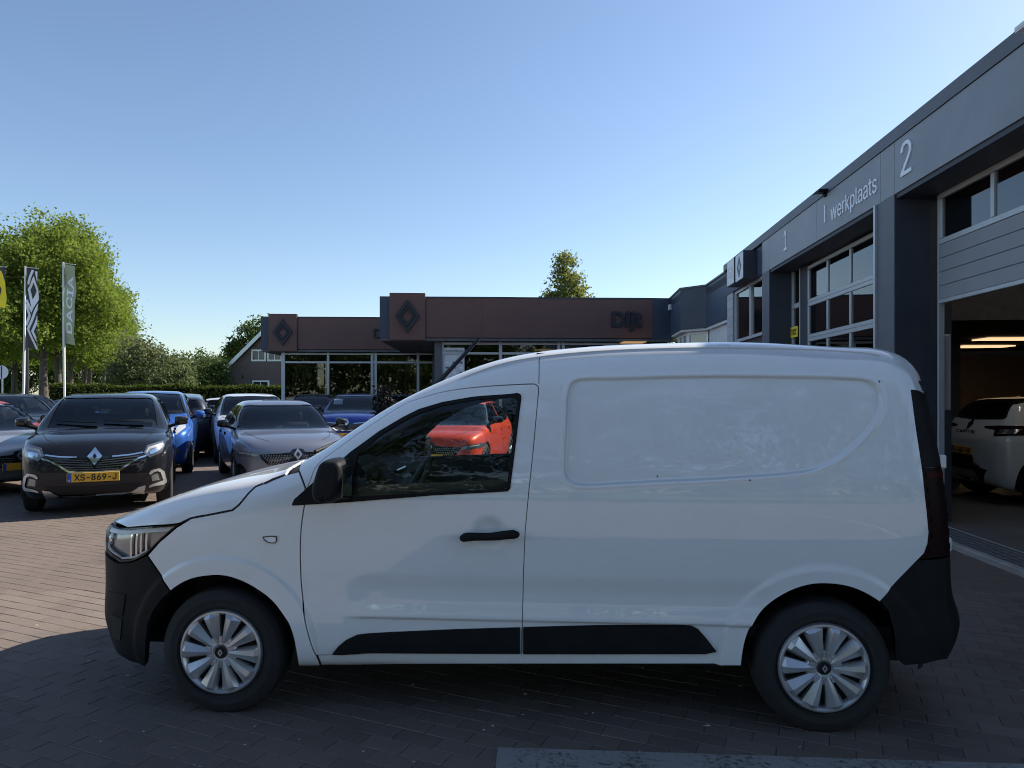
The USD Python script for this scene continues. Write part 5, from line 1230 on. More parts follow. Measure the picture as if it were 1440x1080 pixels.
plate_on(c, 'crossover', 0, .43, 'Z-921-T'); emblem_on(c, 'crossover', 0, .78, .15, .2, .04)
q = KIND['crossover']['body'].out(*Flat('x-', -.05).rays(np.array([[.44, 1.34]])))[0][0]
put(c, 'price_card', moved(hull([(q[0] + a * .9 + .05, q[1] + b, q[2] + a) for a in (-.09, .07) for b in (-.13, .13)] + [(q[0] + .09, q[1], q[2] - .02)]), (0, 0, 0)), 'white_plastic')
TF = TAIL_F
c = car('parked_car', 'white crossover seen from behind inside the open workshop bay', 'crossover', TF, 'white_paint', 'gloss_black', True)
v_ = Flat('x+', .05)
(m_, n_) = surface(KIND['crossover']['body'], Flat('z'), sbox(-.40, -.60, 1.62, .60).buffer(-.1).buffer(.1), .06, .003, .004); put(c, 'roof_panel', m_, 'gloss_black', normals=n_)
e_ = TF.trace(KIND['crossover']['body'], z6([(240, 418)]), 8, 14)[0]; emblem_on(c, 'crossover', 0, e_[2], .12, .165, .035, 'gloss_black', 'x+', .012)
n_ = TF.trace(KIND['crossover']['body'], z6([(250, 693)]), 8, 14)[0]; plate_on(c, 'crossover', 0, n_[2], 'J-667-VV', 'x+')
w_ = TF.trace(KIND['crossover']['body'], z6([(245, 497)]), 8, 14)[0]
t_ = lettering('CAPTUR', .05, .46, .004, True); t_.vertices = np.c_[KIND['crossover']['body'].out(*v_.rays(np.array([[0, w_[2]]])))[0][0, 0] + .004 - t_.vertices[:, 1], t_.vertices[:, 0], w_[2] + t_.vertices[:, 2]]; t_.fix_normals()
put(c, 'model_lettering', t_, 'gloss_black', smooth=False)
LOTS = [
 ('silver hatchback at the left edge, its front corner beside the black crossover', 'hatchback', 30, 10.9, 58, 'silver_paint', 'gloss_black', FRONT),
 ('red hatchback at the left edge behind the silver one, little of it showing', 'hatchback', 38, 13.6, 60, 'dark_red_paint', 'gloss_black', FRONT),
 ('black crossover with a sloping windscreen, first beyond the red one at the left', 'crossover', 72, 16.3, 62, 'black_paint', 'gloss_black', FRONT),
 ('dark grey crossover, second beyond the red car at the left', 'crossover', 84, 19.2, 62, 'dark_grey_paint', 'gloss_black', FRONT),
 ('grey hatchback, third beyond the red car at the left', 'hatchback', 98, 22.2, 62, 'grey_paint', 'gloss_black', FRONT),
 ('bright blue small car peering out behind the black crossover', 'minivan', 200, 13.2, 22, 'blue_paint', 'blue_paint', FRONT),
 ('white hatchback with black roof pillars, directly behind the grey hatchback', 'crossover', 364, 15.6, 25, 'pale_paint', 'gloss_black', FRONT),
 ('dark tall crossover behind the white one in the right-hand row', 'crossover', 350, 20.4, 22, 'dark_grey_paint', 'gloss_black', FRONT),
 ('black crossover nose-on, just left of the deep blue one', 'crossover', 432, 23.0, 10, 'black_paint', 'gloss_black', FRONT),
 ('pale grey hatchback right of the deep blue crossover by the showroom glass', 'hatchback', 585, 20.8, -3, 'grey_paint', 'gloss_black', FRONT),
]
for lab, kd, px, d, a, pm, mm, sk in LOTS:
    c = car('parked_car', lab, kd, car_frame(kd, px, d, a), pm, mm, skip=sk)
    if kd != 'minivan': emblem_on(c, kd, 0, .76 if kd == 'crossover' else .60, .14, .19, .035)
    plate_on(c, kd, 0, .44, '')
def by_center(kd, px, d, a): return Frame(np.r_[at_depth(px, HY, d)[:2], 0], math.pi / 2 + math.radians(a) + YAW)
SIDE = [
 ('black car whose roof shows above the black crossover, near the hedge', 'hatchback', 132, 25.5, 70, 'black_paint'),
 ('dark crossover with red tail lamp showing, behind the blue small car', 'crossover', 250, 18.6, 202, 'dark_grey_paint'),
 ('white hatchback standing side-on near the hedge', 'hatchback', 300, 24.5, -72, 'pale_paint'),
 ('dark van-like car at the far left with a red tail lamp', 'minivan', 12, 29.5, 100, 'black_paint'),
]
for lab, kd, px, d, a, pm in SIDE:
    c = car('parked_car', lab, kd, by_center(kd, px, d, a), pm)
# ------------------------------------------------------------------ ground: brick pavers near, drawn paving beyond, grass behind the hedge
def paver_mat(name, rnd):
    n = {'c': ('texture_coordinate', {}), 'g': ('geometry', {}), 'o': ('object_info', {}),
         'n1': ('noise_texture', {'scale': 330.0, 'detail': 3.0, 'roughness': .7}), 'n2': ('noise_texture', {'scale': 1.3, 'detail': 5.0, 'roughness': .6}),
         'r': ('rgb_ramp', {'ramp': [(0.0, (.132, .104, .088)), (.35, (.156, .124, .105)), (.7, (.146, .118, .102)), (1.0, (.168, .133, .112))]}),
         'sp': ('rgb_ramp', {'ramp': [(.34, (.55, .55, .55)), (.5, (1.0, 1.0, 1.0)), (.68, (1.5, 1.48, 1.45))]}),
         'st': ('rgb_ramp', {'ramp': [(.28, (.70, .69, .69)), (.42, (.95, .95, .95)), (.70, (1.08, 1.06, 1.05))]}),
         'm1': ('mix_color', {'blend_type': 'multiply', 'fac': 1.0, 'use_clamp': False}), 'm2': ('mix_color', {'blend_type': 'multiply', 'fac': 1.0, 'use_clamp': False}),
         'b': ('bump', {'strength': .8, 'distance': .003}), 'p': ('principled_bsdf', {'roughness': .82, 'specular_ior_level': .35})}
    l = [('g.position', 'n1.vector'), ('g.position', 'n2.vector'), (rnd, 'r.fac'), ('n1.fac', 'sp.fac'), ('n2.fac', 'st.fac'), ('r.color', 'm1.a'), ('sp.color', 'm1.b'),
         ('m1.result', 'm2.a'), ('st.color', 'm2.b'), ('m2.result', 'p.base_color'), ('n1.fac', 'b.height'), ('b.normal', 'p.normal')]
    mat(name, n, l, 'p.BSDF')
paver_mat('paver', 'o.random'); paver_mat('paver_field', 'g.random_per_island')
TH = math.radians(-20)
mat('paving_far', {'g': ('geometry', {}), 'mp': ('mapping', {'rotation': (0, 0, -TH)}), 'b': ('brick_texture', {'color1': (.148, .119, .102), 'color2': (.168, .135, .115), 'mortar': (.08, .068, .06), 'scale': 1.0, 'brick_width': .21, 'row_height': .105, 'mortar_size': .004, 'mortar_smooth': .3}),
    'n': ('noise_texture', {'scale': 200.0, 'detail': 3.0}), 'bm': ('bump', {'strength': .5, 'distance': .003}), 'p': ('principled_bsdf', {'roughness': .85, 'specular_ior_level': .35})},
    [('g.position', 'mp.vector'), ('mp.vector', 'b.vector'), ('b.color', 'p.base_color'), ('g.position', 'n.vector'), ('n.fac', 'bm.height'), ('bm.normal', 'p.normal')], 'p.BSDF')
plain('joint_sand', (0.10, 0.082, 0.068), 0.95)
plain('lawn_green', (0.05, 0.085, 0.02), 0.95, vary=.4, vscale=.6)
gr_ = box(-700, 700, -300, 1500, -.6, -.09); put(None, 'ground', gr_, 'lawn_green', kind='structure', smooth=False)
lot = thing('car_park', None, None, kind='structure')
L_, W_, J_ = .21, .105, .003
u_ax, v_ax = np.array([math.cos(TH), math.sin(TH)]), np.array([-math.sin(TH), math.cos(TH)])
nearx = lambda x, y: (x < 3.97)
rows = np.arange(-60, 190); pav = []
for r_ in rows:
    us = (np.arange(-90, 70) + .5 * (r_ % 2)) * L_
    c = us[:, None] * u_ax + r_ * W_ * v_ax; pav.append(c)
pav = np.vstack(pav)
pr = to_px(np.c_[pav, np.zeros(len(pav))])
ok = (pr[:, 2] > 2.3) & (pr[:, 2] < 17.5) & (pr[:, 0] > -160) & (pr[:, 0] < 1600) & (pav[:, 0] < 3.86)
pav, pr = pav[ok], pr[ok]
order = np.argsort(np.where((pr[:, 0] > 0) & (pr[:, 0] < 1440) & (pr[:, 1] < 1076) & ~((pr[:, 0] > 215) & (pr[:, 0] < 1250) & (pr[:, 1] < 985)), pr[:, 2], 99))
pav = pav[order]
rg = np.random.default_rng(11)
def paver(c, seed_h):
    h, t1, t2 = seed_h; a, b, e, k = (L_ - J_) / 2, (W_ - J_) / 2, .004, .005
    e, k = .0018, .0018; ring = np.array([(-1, -1), (1, -1), (1, 1), (-1, 1)])
    P = []
    for s, z in ((0, -k), (e, 0)):
        for q in ring:
            lx, ly = q[0] * (a - s), q[1] * (b - s)
            P.append(np.r_[c + lx * u_ax + ly * v_ax, -.001 + h + z + t1 * lx + t2 * ly])
    for q in ring: P.append(np.r_[c + q[0] * a * u_ax + q[1] * b * v_ax, -.035])
    F = [(4, 5, 6), (4, 6, 7)]
    for i in range(4):
        j = (i + 1) % 4; F += [(i, j, 4 + j), (i, 4 + j, 4 + i), (8 + i, 8 + j, j), (8 + i, j, i)]
    return np.array(P), np.array(F)
hs = np.c_[rg.normal(0, .0006, len(pav)), rg.normal(0, .004, len(pav)), rg.normal(0, .008, len(pav))]
for i in range(300):
    put(lot, 'paver', trimesh.Trimesh(*paver(pav[i], hs[i]), process=False), 'paver', smooth=False)
Vs, Fs = zip(*(paver(pav[i], hs[i]) for i in range(300, len(pav))))
k = np.arange(len(Vs)) * 12
put(lot, 'paver_field', trimesh.Trimesh(np.vstack(Vs), np.vstack([f + q for f, q in zip(Fs, k)]), process=False), 'paver_field', smooth=False, kind='stuff')
put(lot, 'sand_bed', box(-60, 4.0, -12, 33, -.086, -.0050), 'joint_sand', smooth=False)
# beyond the laid pavers the same paving as one sheet, level with them, cut out where they lie
hullp = shapely.MultiPoint(pav).buffer(.02).convex_hull if False else None
cell_ = shapely.union_all([Polygon([c - .107 * u_ax - .054 * v_ax, c + .107 * u_ax - .054 * v_ax, c + .107 * u_ax + .054 * v_ax, c - .107 * u_ax + .054 * v_ax]) for c in pav]).buffer(.03).buffer(-.05)
cell_ = Polygon(max(polys(cell_), key=lambda g: g.area).exterior)
sheet = sbox(-60, -12, 3.97, 33).difference(cell_)
put(lot, 'paving_sheet', prism(sheet, -.012, -.003, 'z'), 'paving_far', smooth=False)
put(lot, 'edge_strip', box(3.865, 3.976, -12, 18, -.05, .0), 'concrete', smooth=False)
put(lot, 'apron', box(4.05, 17.2, -12, 2.6, -.08, -.004), 'paving_far', smooth=False)
# worn white line along the camera side
mat('worn_paint', {'g': ('geometry', {}), 'n': ('noise_texture', {'scale': 42.0, 'detail': 8.0, 'roughness': .75}), 'n2': ('noise_texture', {'scale': 5.0, 'detail': 3.0}), 'a': ('math', {'math_type': 'multiply_add', 'value2': .45}), 
    'r': ('rgb_ramp', {'ramp': [(.58, (0, 0, 0)), (.70, (.88, .88, .88))]}), 't': ('transparent_bsdf', {}), 'p': ('principled_bsdf', {'base_color': (.29, .28, .265), 'roughness': .8}), 'm': ('mix_closure', {})},
    [('g.position', 'n.vector'), ('g.position', 'n2.vector'), ('n2.fac', 'a.value1'), ('n.fac', 'a.value3'), ('a.value', 'r.fac'), ('r.color', 'm.fac'), ('t.BSDF', 'm.closure1'), ('p.BSDF', 'm.closure2')], 'm.closure')
q = ground(np.array([700, 1440]), np.array([1052, 1073])); 
ln = trimesh.Trimesh([(q[0][0], q[0][1], .004), (q[0][0] + .01, q[0][1] - .30, .004), (3.8, q[1][1] - .30, .004), (3.8, q[1][1], .004)], [(0, 1, 2), (0, 2, 3)], process=False)
put(lot, 'painted_line', ln, 'worn_paint', smooth=False)
lit = []
for i in range(90):
    px, py = rg.uniform(0, 1440), rg.uniform(725, 1079); p_ = ground(np.array(px), np.array(py))
    if p_[0] > 3.8: continue
    s_ = rg.uniform(.006, .016) * (1.2 if i % 9 == 0 else .7); a_ = rg.uniform(0, 6.28)
    m_ = hull([(math.cos(a_ + t) * s_ * k_, math.sin(a_ + t) * s_ * k_ * .5, z_) for t, k_, z_ in ((0, 1.3, .0), (1.6, .8, .002), (3.1, 1.2, .0), (4.7, .8, .0), (.8, .7, .005))]); m_.vertices += [p_[0], p_[1], .002]; lit.append(m_)
plain('litter_pale', (0.42, 0.38, 0.30), 0.9)
put(None, 'fallen_petals', joined(lit), 'litter_pale', smooth=False, kind='stuff', label='small pale petals and grit scattered on the paving', category='litter')
# ------------------------------------------------------------------ trees, hedge, house, flags
def leaf_mat(name, lo, hi, trans=.45, scale=.5):
    mat(name, {'g': ('geometry', {}), 'c': ('texture_coordinate', {}), 'n': ('noise_texture', {'scale': scale, 'detail': 3.0}), 'r': ('rgb_ramp', {'ramp': [(.0, lo), (1.0, hi)]}), 'mx': ('mix_float', {'fac': .5}),
        'p': ('principled_bsdf', {'roughness': .55, 'specular_ior_level': .12}), 't': ('translucent_bsdf', {}), 'm': ('mix_closure', {'fac': trans}),
        'h': ('hsv', {'saturation': 1.1, 'value': 1.25})},
        [('c.object', 'n.vector'), ('n.fac', 'mx.a'), ('g.random_per_island', 'mx.b'), ('mx.result', 'r.fac'), ('r.color', 'p.base_color'), ('r.color', 'h.color'), ('h.color', 't.color'), ('p.BSDF', 'm.closure1'), ('t.BSDF', 'm.closure2')], 'm.closure')
leaf_mat('lime_leaf', (.12, .17, .032), (.28, .33, .080), .5)
leaf_mat('birch_leaf', (.13, .15, .04), (.24, .25, .09), .5)
leaf_mat('olive_leaf', (.075, .11, .037), (.15, .19, .075), .38)
leaf_mat('blossom_leaf', (.085, .12, .042), (.25, .235, .15), .38)
leaf_mat('dark_leaf', (.042, .072, .02), (.10, .14, .042), .35)
leaf_mat('hedge_leaf', (.035, .055, .012), (.11, .14, .025), .35)
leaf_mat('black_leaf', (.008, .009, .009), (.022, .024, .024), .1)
plain('bark', (0.075, 0.062, 0.05), 0.95, vary=.4, vscale=6, bump=.8, bscale=18)
def leaves(P, size, seed, up=.0, aspect=.62):
    """one kite-shaped blade per point, folded a little along its rib"""
    r = np.random.default_rng(seed); n = len(P)
    a = r.normal(size=(n, 3)); a /= np.linalg.norm(a, axis=1, keepdims=True); b = r.normal(size=(n, 3)); b[:, 2] += up
    b -= (a * b).sum(1, keepdims=True) * a; b /= np.linalg.norm(b, axis=1, keepdims=True); c = np.cross(a, b)
    s = size * r.uniform(.6, 1.3, n)[:, None]
    v = np.stack([P - a * s * .5, P + b * s * aspect * .5 + c * s * .1, P + a * s * .5, P - b * s * aspect * .5 + c * s * .1], 1).reshape(-1, 3)
    i = np.arange(n)[:, None] * 4
    return trimesh.Trimesh(v, np.vstack([np.c_[i, i + 1, i + 2], np.c_[i, i + 2, i + 3]]), process=False)
def crown_points(lobes, n_clump, per, spread, seed, shell=.55):
    """leaf positions: clumps towards the outside of a few lobes (centre, radii)"""
    r = np.random.default_rng(seed); w = np.array([l[1][0] * l[1][1] * l[1][2] for l in lobes]) ** (2 / 3); w = w / w.sum(); C = []
    for l, k in zip(lobes, r.multinomial(n_clump, w)):
        d = r.normal(size=(k, 3)); d /= np.linalg.norm(d, axis=1, keepdims=True)
        rad = (shell + (1 - shell) * r.random((k, 1)) ** .6) * (1 + .18 * (meshkit.noise(d * 2.2 + seed, seed)[:, None] - .5) * 2)
        C.append(np.array(l[0]) + d * rad * np.array(l[1]))
    C = np.vstack(C); k = r.poisson(per, len(C)) + 4
    P = np.repeat(C, k, 0) + r.normal(size=(k.sum(), 3)) * spread * np.repeat(r.uniform(.6, 1.3, (len(C), 1)), k, 0) * [1, 1, .7]
    return P, C
def limbs(base_h, h, r0, C, seed, n=14, lean=0.0):
    r = np.random.default_rng(seed); top = np.array([lean, 0, h * .82]); z = np.linspace(0, 1, 10)
    path = np.c_[lean * z ** 2 + .10 * np.sin(z * 5 + seed), .10 * np.sin(z * 4 + 2 * seed), z * h * .82]
    rad = r0 * np.interp(z, [0, .05, .2, .5, 1], [1.45, 1.08, .92, .62, .12]); ms = [tube(path, rad, 9)]
    for q in C[r.choice(len(C), min(n, len(C)), replace=False)]:
        zz = np.clip(q[2] - .35 * math.hypot(q[0], q[1]) - .3, base_h * .9, h * .75); t = zz / (h * .82)
        s = np.array([np.interp(t, z, path[:, 0]), np.interp(t, z, path[:, 1]), zz]); m = (s + q) / 2 + [0, 0, -.12 * np.linalg.norm(q - s) + .2]
        tt = np.linspace(0, 1, 6)[:, None]; ms.append(tube((1 - tt) ** 2 * s + 2 * tt * (1 - tt) * m + tt ** 2 * q, r0 * np.linspace(.36, .06, 6), 5))
    return joined(ms)
def make_tree(name, label, cat, loc, lobes, h, base_h, r0, leaf, size, n_clump, per, spread, seed, group=None, rz=0.0, limbs_n=14, cull=None):
    p = thing(name, label, cat, loc, rz, group); P, C = crown_points(lobes, n_clump, per, spread, seed)
    if cull: P = P[cull(P)]
    put(p, 'trunk', limbs(base_h, h, r0, C, seed, limbs_n), 'bark', smooth=True)
    put(p, 'crown', leaves(P, size, seed + 1), leaf, smooth=False); return p
def copy_of(src, name, label, cat, loc, rz, sc=1.0, group=None):
    p = numbered('/World', name); x = UsdGeom.Xform.Define(stage, p)
    x.AddTranslateOp().Set(Gf.Vec3d(*map(float, loc))); x.AddRotateZOp().Set(math.degrees(rz)); x.AddScaleOp().Set(Gf.Vec3f(sc, sc, sc))
    x.GetPrim().GetReferences().AddInternalReference(src); x.GetPrim().SetInstanceable(True)
    x.GetPrim().SetCustomDataByKey('label', label); x.GetPrim().SetCustomDataByKey('category', cat)
    if group: x.GetPrim().SetCustomDataByKey('group', group)
    # keep the placing ops of this copy only
    x.SetXformOpOrder([op for op in x.GetOrderedXformOps()])
    return p
gp_ = lambda px, d: np.r_[at_depth(px, HY, d)[:2], -.09]
LIME = [((0, 0, 8.4), (3.6, 3.6, 3.9)), ((2.5, .6, 6.5), (2.3, 2.3, 2.0)), ((-2.6, -.6, 6.6), (2.3, 2.3, 2.1)), ((.2, -2.2, 6.0), (2.3, 2.0, 1.7)), ((0.5, 1.4, 10.8), (1.9, 1.9, 1.8)), ((-1.7, .6, 9.8), (1.9, 1.8, 1.8)), ((2.0, -.8, 9.0), (1.9, 2.0, 1.8)), ((3.1, -.3, 7.6), (1.3, 1.3, 1.2)), ((-3.0, .4, 8.3), (1.4, 1.3, 1.3))]
t0 = make_tree('lime_tree', 'tall bright green tree, nearest of the row, its trunk between the white and olive flags', 'tree', gp_(62, 43), LIME, 12.6, 3.2, .27, 'lime_leaf', .19, 460, 110, .42, 3, 'row of tall trees behind the flags')
t1 = make_tree('lime_tree', 'tall bright green tree behind the olive flag pole, second trunk of the row', 'tree', gp_(83, 49), [((c[0] * .9, c[1], c[2] + .2), (r[0] * .95, r[1], r[2] * 1.02)) for c, r in LIME], 12.8, 3.4, .25, 'lime_leaf', .19, 450, 105, .42, 8, 'row of tall trees behind the flags')
for i, (px, d, s, lab) in enumerate(((101, 56, .98, 'tall green tree, third trunk of the row, right of the olive flag'), (117, 63, .95, 'tall green tree, fourth trunk of the row right of the olive flag'), (125, 71, .95, 'tall green tree, fifth trunk of the row right of the olive flag'), (147, 80, .94, 'tall green tree at the right end of the row, beside the blossoming tree'), (20, 60, 1.0, 'tall green tree standing back behind the white and black flag'), (-45, 47, 1.02, 'tall green tree at the left edge behind the yellow flag'), (-10, 82, 1.1, 'distant tall green tree at the left edge'), (60, 95, 1.1, 'distant tall green tree behind the row of trunks'))):
    copy_of((t0, t1)[i % 2], 'lime_tree', lab, 'tree', gp_(px, d), 1.3 * i + .7, s, 'row of tall trees behind the flags')
make_tree('blossoming_tree', 'dusky pink-green blossoming tree right of the tall trees', 'tree', gp_(208, 38), [((-.4, 0, 2.9), (1.5, 1.4, 1.6)), ((.9, .2, 2.6), (1.3, 1.3, 1.5)), ((-1.1, 0, 2.0), (1.1, 1.1, 1.4)), ((1.6, 0, 2.0), (.9, 1, 1.2)), ((-.6, 0, 4.1), (.9, .9, .9))], 4.2, .8, .09, 'blossom_leaf', .17, 300, 38, .24, 21, limbs_n=30)
make_tree('round_shrub', 'rounded grey-green shrub between the blossoming tree and the brick house', 'shrub', gp_(287, 44), [((0, 0, 2.1), (1.55, 1.5, 2.1)), ((-.7, 0, 1.5), (1.1, 1, 1.5)), ((.6, 0, 2.9), (.9, .9, 1.2))], 3.6, .5, .10, 'olive_leaf', .15, 300, 40, .22, 31)
make_tree('leafy_tree', 'loose pale tree rising behind the roof of the brick house', 'tree', gp_(358, 66), [((0, 0, 6.0), (2.0, 2, 2.3)), ((-1.2, 0, 4.8), (1.6, 1.5, 1.8)), ((1.0, 0, 7.4), (1.4, 1.3, 1.5))], 8.2, 2, .16, 'olive_leaf', .28, 170, 30, .34, 41)
b0 = make_tree('background_tree', 'dark rounded tree beyond the hedge, left of the brick house', 'tree', gp_(322, 84), [((0, 0, 3.9), (3.2, 3, 2.8)), ((2.2, 0, 3.4), (2.4, 2, 2.3))], 5.5, 1.2, .2, 'dark_leaf', .32, 240, 36, .42, 51)
copy_of(b0, 'background_tree', 'dark tree far off between the blossoming tree and the grey-green shrub', 'tree', gp_(255, 92), 2.0, 1.0)
copy_of(b0, 'background_tree', 'dark low tree seen under the row of tall trees at the left edge', 'tree', gp_(20, 98), 4.0, 1.2)
copy_of(b0, 'background_tree', 'dark low tree seen between the trunks of the tall row', 'tree', gp_(108, 104), 3.2, 1.3)
copy_of(b0, 'background_tree', 'dark low tree behind the blossoming tree', 'tree', gp_(175, 98), 1.1, 1.2)
make_tree('birch_tree', 'pointed pale green tree rising behind the showroom roof', 'tree', gp_(795, 40), [((0, 0, 8.0), (.62, .6, 2.3)), ((.1, 0, 6.6), (1.1, 1.1, 2.2)), ((-.3, 0, 5.2), (1.45, 1.4, 1.7)), ((.5, .3, 5.0), (1.2, 1.2, 1.5)), ((-.75, 0, 6.3), (.6, .6, 1.4)), ((.85, 0, 6.5), (.5, .5, 1.3))], 9.6, 2.4, .13, 'birch_leaf', .17, 420, 40, .20, 61, limbs_n=26)
make_tree('dark_shrub', 'small blackish ragged shrub beside the deep blue crossover', 'shrub', np.r_[at_depth(541, HY, 18.2)[:2], 0], [((0, 0, 1.15), (.20, .2, .55)), ((.12, 0, .7), (.28, .25, .5))], 1.4, .3, .03, 'black_leaf', .09, 70, 34, .09, 71)
# trees across the yard behind the camera, mirrored in the van's paint and windows
DK = [((0, 0, 6.5), (3.6, 3.2, 4.2)), ((1.7, .3, 4.6), (2.8, 2.6, 2.9)), ((-1.8, -.3, 4.8), (2.8, 2.6, 3.0)), ((.4, .4, 9.0), (2.2, 2.1, 2.4))]
k0 = make_tree('broad_tree', 'dark broad tree across the yard behind the photographer, far left', 'tree', (-17, -12.5, -.09), DK, 11.2, 1.6, .2, 'dark_leaf', .22, 170, 60, .38, 13, 'trees behind the photographer')
for i, (x, y, s) in enumerate(((-11.5, -13.5, 1.05), (-5.5, -12, .95), (.5, -13.5, 1.08), (6.5, -12.5, 1.0), (13, -14, 1.1))):
    copy_of(k0, 'broad_tree', f'dark broad tree across the yard behind the photographer, {("second from the left", "left of the middle", "middle", "right of the middle", "far right")[i]}', 'tree', (x, y, -.09), i * 1.7 + .5, s, 'trees behind the photographer')
wd = thing('distant_wood', 'belt of trees beyond the yard behind the photographer', 'wood', kind='stuff')
r = np.random.default_rng(9); n = 22000; P = np.c_[r.uniform(-110, 70, n), -46 + r.normal(0, 1.6, n), r.random(n) ** .8]
P[:, 2] *= 8 + 2.5 * np.sin(P[:, 0] * .35) + 1.5 * np.sin(P[:, 0] * .9 + 1)
put(wd, 'foliage', leaves(P, .95, 19), 'dark_leaf', smooth=False, kind='stuff')
# hedge
h0, h1 = at_depth(70, HY, 30.5)[:2], at_depth(500, HY, 38)[:2]
hv = h1 - h0; HL = np.linalg.norm(hv); rz_h = math.atan2(hv[1], hv[0])
hg = thing('hedge', 'long clipped hedge with dark green leaves behind the parked cars', 'hedge', (h0[0], h0[1], 0), rz_h)
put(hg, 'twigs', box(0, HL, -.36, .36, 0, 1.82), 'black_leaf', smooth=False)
r = np.random.default_rng(5); n = 26000
P = np.c_[r.uniform(0, HL, n), r.uniform(-.45, .45, n), r.uniform(.0, 1.93, n)]
f_ = r.random(n); P[f_ < .40, 2] = 1.90 + r.normal(0, .045, (f_ < .40).sum()); m_ = (f_ >= .4) & (f_ < .85); P[m_, 1] = -.44 + r.normal(0, .04, m_.sum()); P[:, 2] += .04 * np.sin(P[:, 0] * 1.7) + .03 * np.sin(P[:, 0] * 4.1)
put(hg, 'foliage', leaves(P, .10, 6), 'hedge_leaf', smooth=False)
# brick house
plain('roof_tile', (0.07, 0.045, 0.04), .8, vary=.2)
mat('house_brick', {'c': ('texture_coordinate', {}), 'mp': ('mapping', {'rotation': (math.pi / 2, 0, 0)}), 'b': ('brick_texture', {'color1': (.085, .052, .052), 'color2': (.13, .078, .072), 'mortar': (.17, .15, .14), 'scale': 1.0, 'brick_width': .22, 'row_height': .07, 'mortar_size': .010}), 'p': ('principled_bsdf', {'roughness': .85})},
    [('c.object', 'mp.vector'), ('mp.vector', 'b.vector'), ('b.color', 'p.base_color')], 'p.BSDF')
HD = 45.0; hA, hB = at_depth(312, 525, HD), at_depth(436, 525, HD); ap = at_depth(375.5, 465, HD)
hw = np.linalg.norm((hB - hA)[:2]); hr = math.atan2(*(hB - hA)[1::-1]); ho = thing('brick_house', 'brown brick house with a steep gable and pale barge boards behind the hedge', 'house', (hA[0], hA[1], 0), hr)
HF = Frame((hA[0], hA[1], 0), hr); hl = lambda px, py: HF.local(at_depth(px, py, HD))
xa, za, ze = hl(375.5, 465)[0], ap[2], 2.75
put(ho, 'wall', prism(Polygon([(0, 0), (hw, 0), (hw, ze), (xa, za - .12), (0, ze)]), 0, 8, 'y'), 'house_brick', smooth=False)
for s, (x0, x1) in enumerate(((-.42, xa), (hw + .42, xa))):
    sl = (za - ze) / (xa if s == 0 else hw - xa); z0 = ze - .42 * sl
    put(ho, 'roof', prism(Polygon([(x0, z0), (xa, za), (xa, za + .16), (x0, z0 + .16)]), -.35, 8.3, 'y'), 'roof_tile', smooth=False)
    put(ho, 'barge_board', prism(Polygon([(x0, z0 - .10), (xa, za - .10), (xa, za + .20), (x0, z0 + .20)]), -.42, -.352, 'y'), 'sign_white', smooth=False)
    put(ho, 'eave_board', box(x0 - .08 if s == 0 else x0 - .30, x0 + .30 if s == 0 else x0 + .08, -.40, 8.3, z0 - .22, z0 - .102), 'sign_white', smooth=False)
for (pa, pb, ya, yb) in ((353.5, 374.3, 491.5, 508), (376, 397, 491.5, 508), (355, 379, 535, 565)):
    a, b = hl(pa, yb), hl(pb, ya); wf = put(ho, 'window', box(a[0], b[0], -.05, .02, a[2], b[2]), 'sign_white', smooth=False)
    put(wf, 'pane', box(a[0] + .10, b[0] - .10, -.056, -.052, a[2] + .10, b[2] - .10), 'gloss_black', smooth=False); put(wf, 'glazing_bar', box((a[0] + b[0]) / 2 - .02, (a[0] + b[0]) / 2 + .02, -.064, -.058, a[2] + .1, b[2] - .1), 'sign_white', smooth=False)
a = hl(341.5, 530); put(ho, 'wall_anchor', box(a[0] - .03, a[0] + .03, -.03, -.002, a[2] - .14, a[2] + .14), 'letter_dark', smooth=False)
# flags
plain('flag_black', (0.035, 0.037, 0.045), .8); plain('flag_white', (0.66, 0.66, 0.66), .8); plain('flag_olive', (0.30, 0.335, 0.215), .8); plain('flag_yellow', (0.75, 0.58, 0.02), .8); plain('pole_white', (0.6, 0.6, 0.58), .4)
def flag(px, d, w, y0, y1, cloth, art, label, lean=0.0):
    b = at_depth(px, HY, d); z1, z0 = at_depth(px, y0, d)[2], at_depth(px, y1, d)[2]
    t = thing('flag', label, 'flag', (b[0], b[1], 0), YAW); h = z1 - z0
    put(t, 'pole', tube([(-lean, 0, -.09), (-lean * .3, 0, z1 * .6), (0, 0, z1 + .06)], [.055, .05, .035], 10), 'pole_white', smooth=True)
    put(t, 'top_arm', tube([(0, 0, z1 + .01), (w + .03, .0, z1 - .05)], .016, 6), 'pole_white')
    wav = lambda q: .05 * np.sin(q[:, 1] * 2.1 + q[:, 0] * 3) + .03 * np.sin(q[:, 1] * 5 + 1 + 4 * q[:, 0])
    def cl(poly, off):
        V, F, k = [], [], 0
        for g in polys(poly):
            q, tri, _ = triangulate(g, .09); V.append(np.c_[q[:, 0], wav(q) + off, q[:, 1]]); F.append(tri + k); k += len(q)
        return trimesh.Trimesh(np.vstack(V), np.vstack(F), process=False)
    sag = lambda g: Polygon([(x, z - .10 * x / w) for x, z in np.array(g.exterior.coords)], [[(x, z - .10 * x / w) for x, z in np.array(i.coords)] for i in g.interiors])
    base = Polygon([(.05, z0), (w * .95, z0 - .02), (w, z0 + .5 * h), (w, z1 - .02), (.05, z1 - .02)])
    c_ = put(t, 'cloth', cl(sag(base), 0), cloth, smooth=True)
    for i, (g, mt) in enumerate(art(w, z0, z1)):
        g = g.intersection(base)
        for side in (-1, 1):
            if polys(g): put(c_, 'print', cl(unary_union([sag(q) for q in polys(g)]), side * .004), mt, smooth=True)
    return t
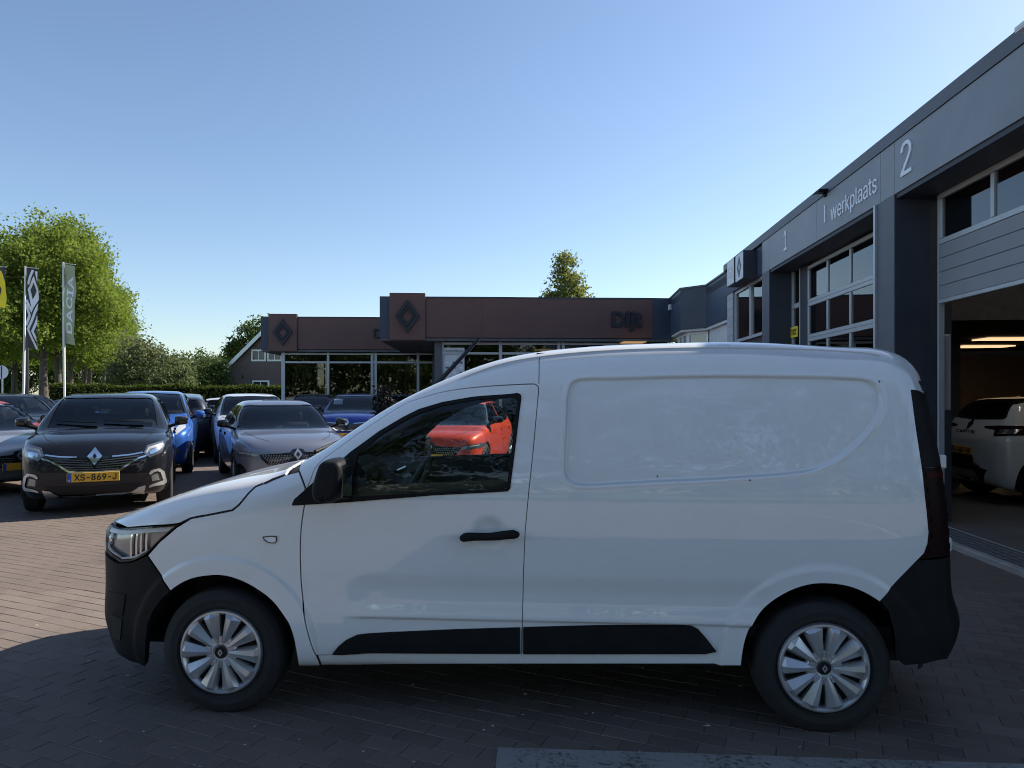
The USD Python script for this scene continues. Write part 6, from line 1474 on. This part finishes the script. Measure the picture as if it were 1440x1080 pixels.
def art_bands(w, z0, z1):
    h = z1 - z0; C = lambda p: ((p[0] - 185) / 92 * w + .05, z1 - (p[1] - 140) / 560 * h)
    ls = [[(190,255),(235,150)], [(258,155),(276,225)], [(197,290),(240,212),(264,290),(228,385),(197,290)], [(188,365),(225,432),(276,310)], [(188,395),(212,470),(188,545)], [(276,380),(203,570),(262,705),(292,655),(290,630)], [(276,465),(237,580),(280,660)]]
    return [(unary_union([LineString([C(p) for p in l]).buffer(.055, cap_style=2, join_style=2) for l in ls]), 'flag_white')]
def text_polys(txt, height):
    m = meshkit.text_mesh(txt, height, .01, True); f = m.facets if False else None
    v, t = m.vertices, m.faces; top = t[(v[t][:, :, 2] > .009).all(1)]
    return unary_union([Polygon(v[q][:, :2]).buffer(.0005) for q in top])
def art_word(w, z0, z1):
    g = text_polys('DACIA', w * .46); b = g.bounds; g = affinity.translate(g, -(b[0] + b[2]) / 2, -(b[1] + b[3]) / 2); g = affinity.scale(g, (z1 - z0) * .72 / (b[2] - b[0]), 1.0, origin=(0, 0))
    g = affinity.rotate(g, 90, origin=(0, 0)); return [(affinity.translate(g, w * .56, (z0 + z1) / 2 - .02), 'flag_white')]
def art_yellow(w, z0, z1):
    h = z1 - z0; return [(unary_union([LineString([(.05, z1 - .9), (w * .45, z1 - .3), (w * .9, z1 - 1.0), (w * .45, z1 - 1.9), (.05, z1 - 1.2)]).buffer(.16), LineString([(w, z1 - 1.5), (w * .5, z1 - 2.5), (w, z1 - 3.2)]).buffer(.12)]), 'flag_yellow')]
flag(35.5, 32, .56, 376, 488, 'flag_black', art_bands, 'white and black banner flag with angular diamond bands, middle of the three poles', .10)
flag(89, 30, .50, 370.5, 482, 'flag_olive', art_word, 'olive green banner flag with white letters running upward, right of the three', -.07)
flag(-9, 33, .56, 374, 430, 'flag_black', art_yellow, 'yellow and black banner flag cut by the left edge of the photo', .1)
b = at_depth(37.5, HY, 34); lp = thing('post', 'dark green post just right of the pole of the white and black flag', 'post', (b[0], b[1], -.09)); put(lp, 'shaft', tube([(0, 0, 0), (0, 0, 4.6)], [.11, .09], 10), 'letter_dark'); put(lp, 'cap', tube([(0, 0, 4.602), (0, 0, 4.68)], [.10, .03], 10), 'letter_dark')
b = at_depth(3.5, HY, 29); rs_ = thing('road_sign', 'grey back of a round road sign at the left edge', 'sign', (b[0], b[1], 0), YAW); put(rs_, 'disc', moved(lathe_y([(.0005, -.01), (.27, -.01), (.275, 0), (.27, .01), (.0005, .01)], 28), (0, -.045, 2.45)), 'sign_grey'); put(rs_, 'post', tube([(0, 0, -.09), (0, 0, 2.72)], .03, 8), 'sign_grey'); put(rs_, 'clamp', box(-.02, .02, -.062, -.056, 2.2, 2.7), 'letter_dark')
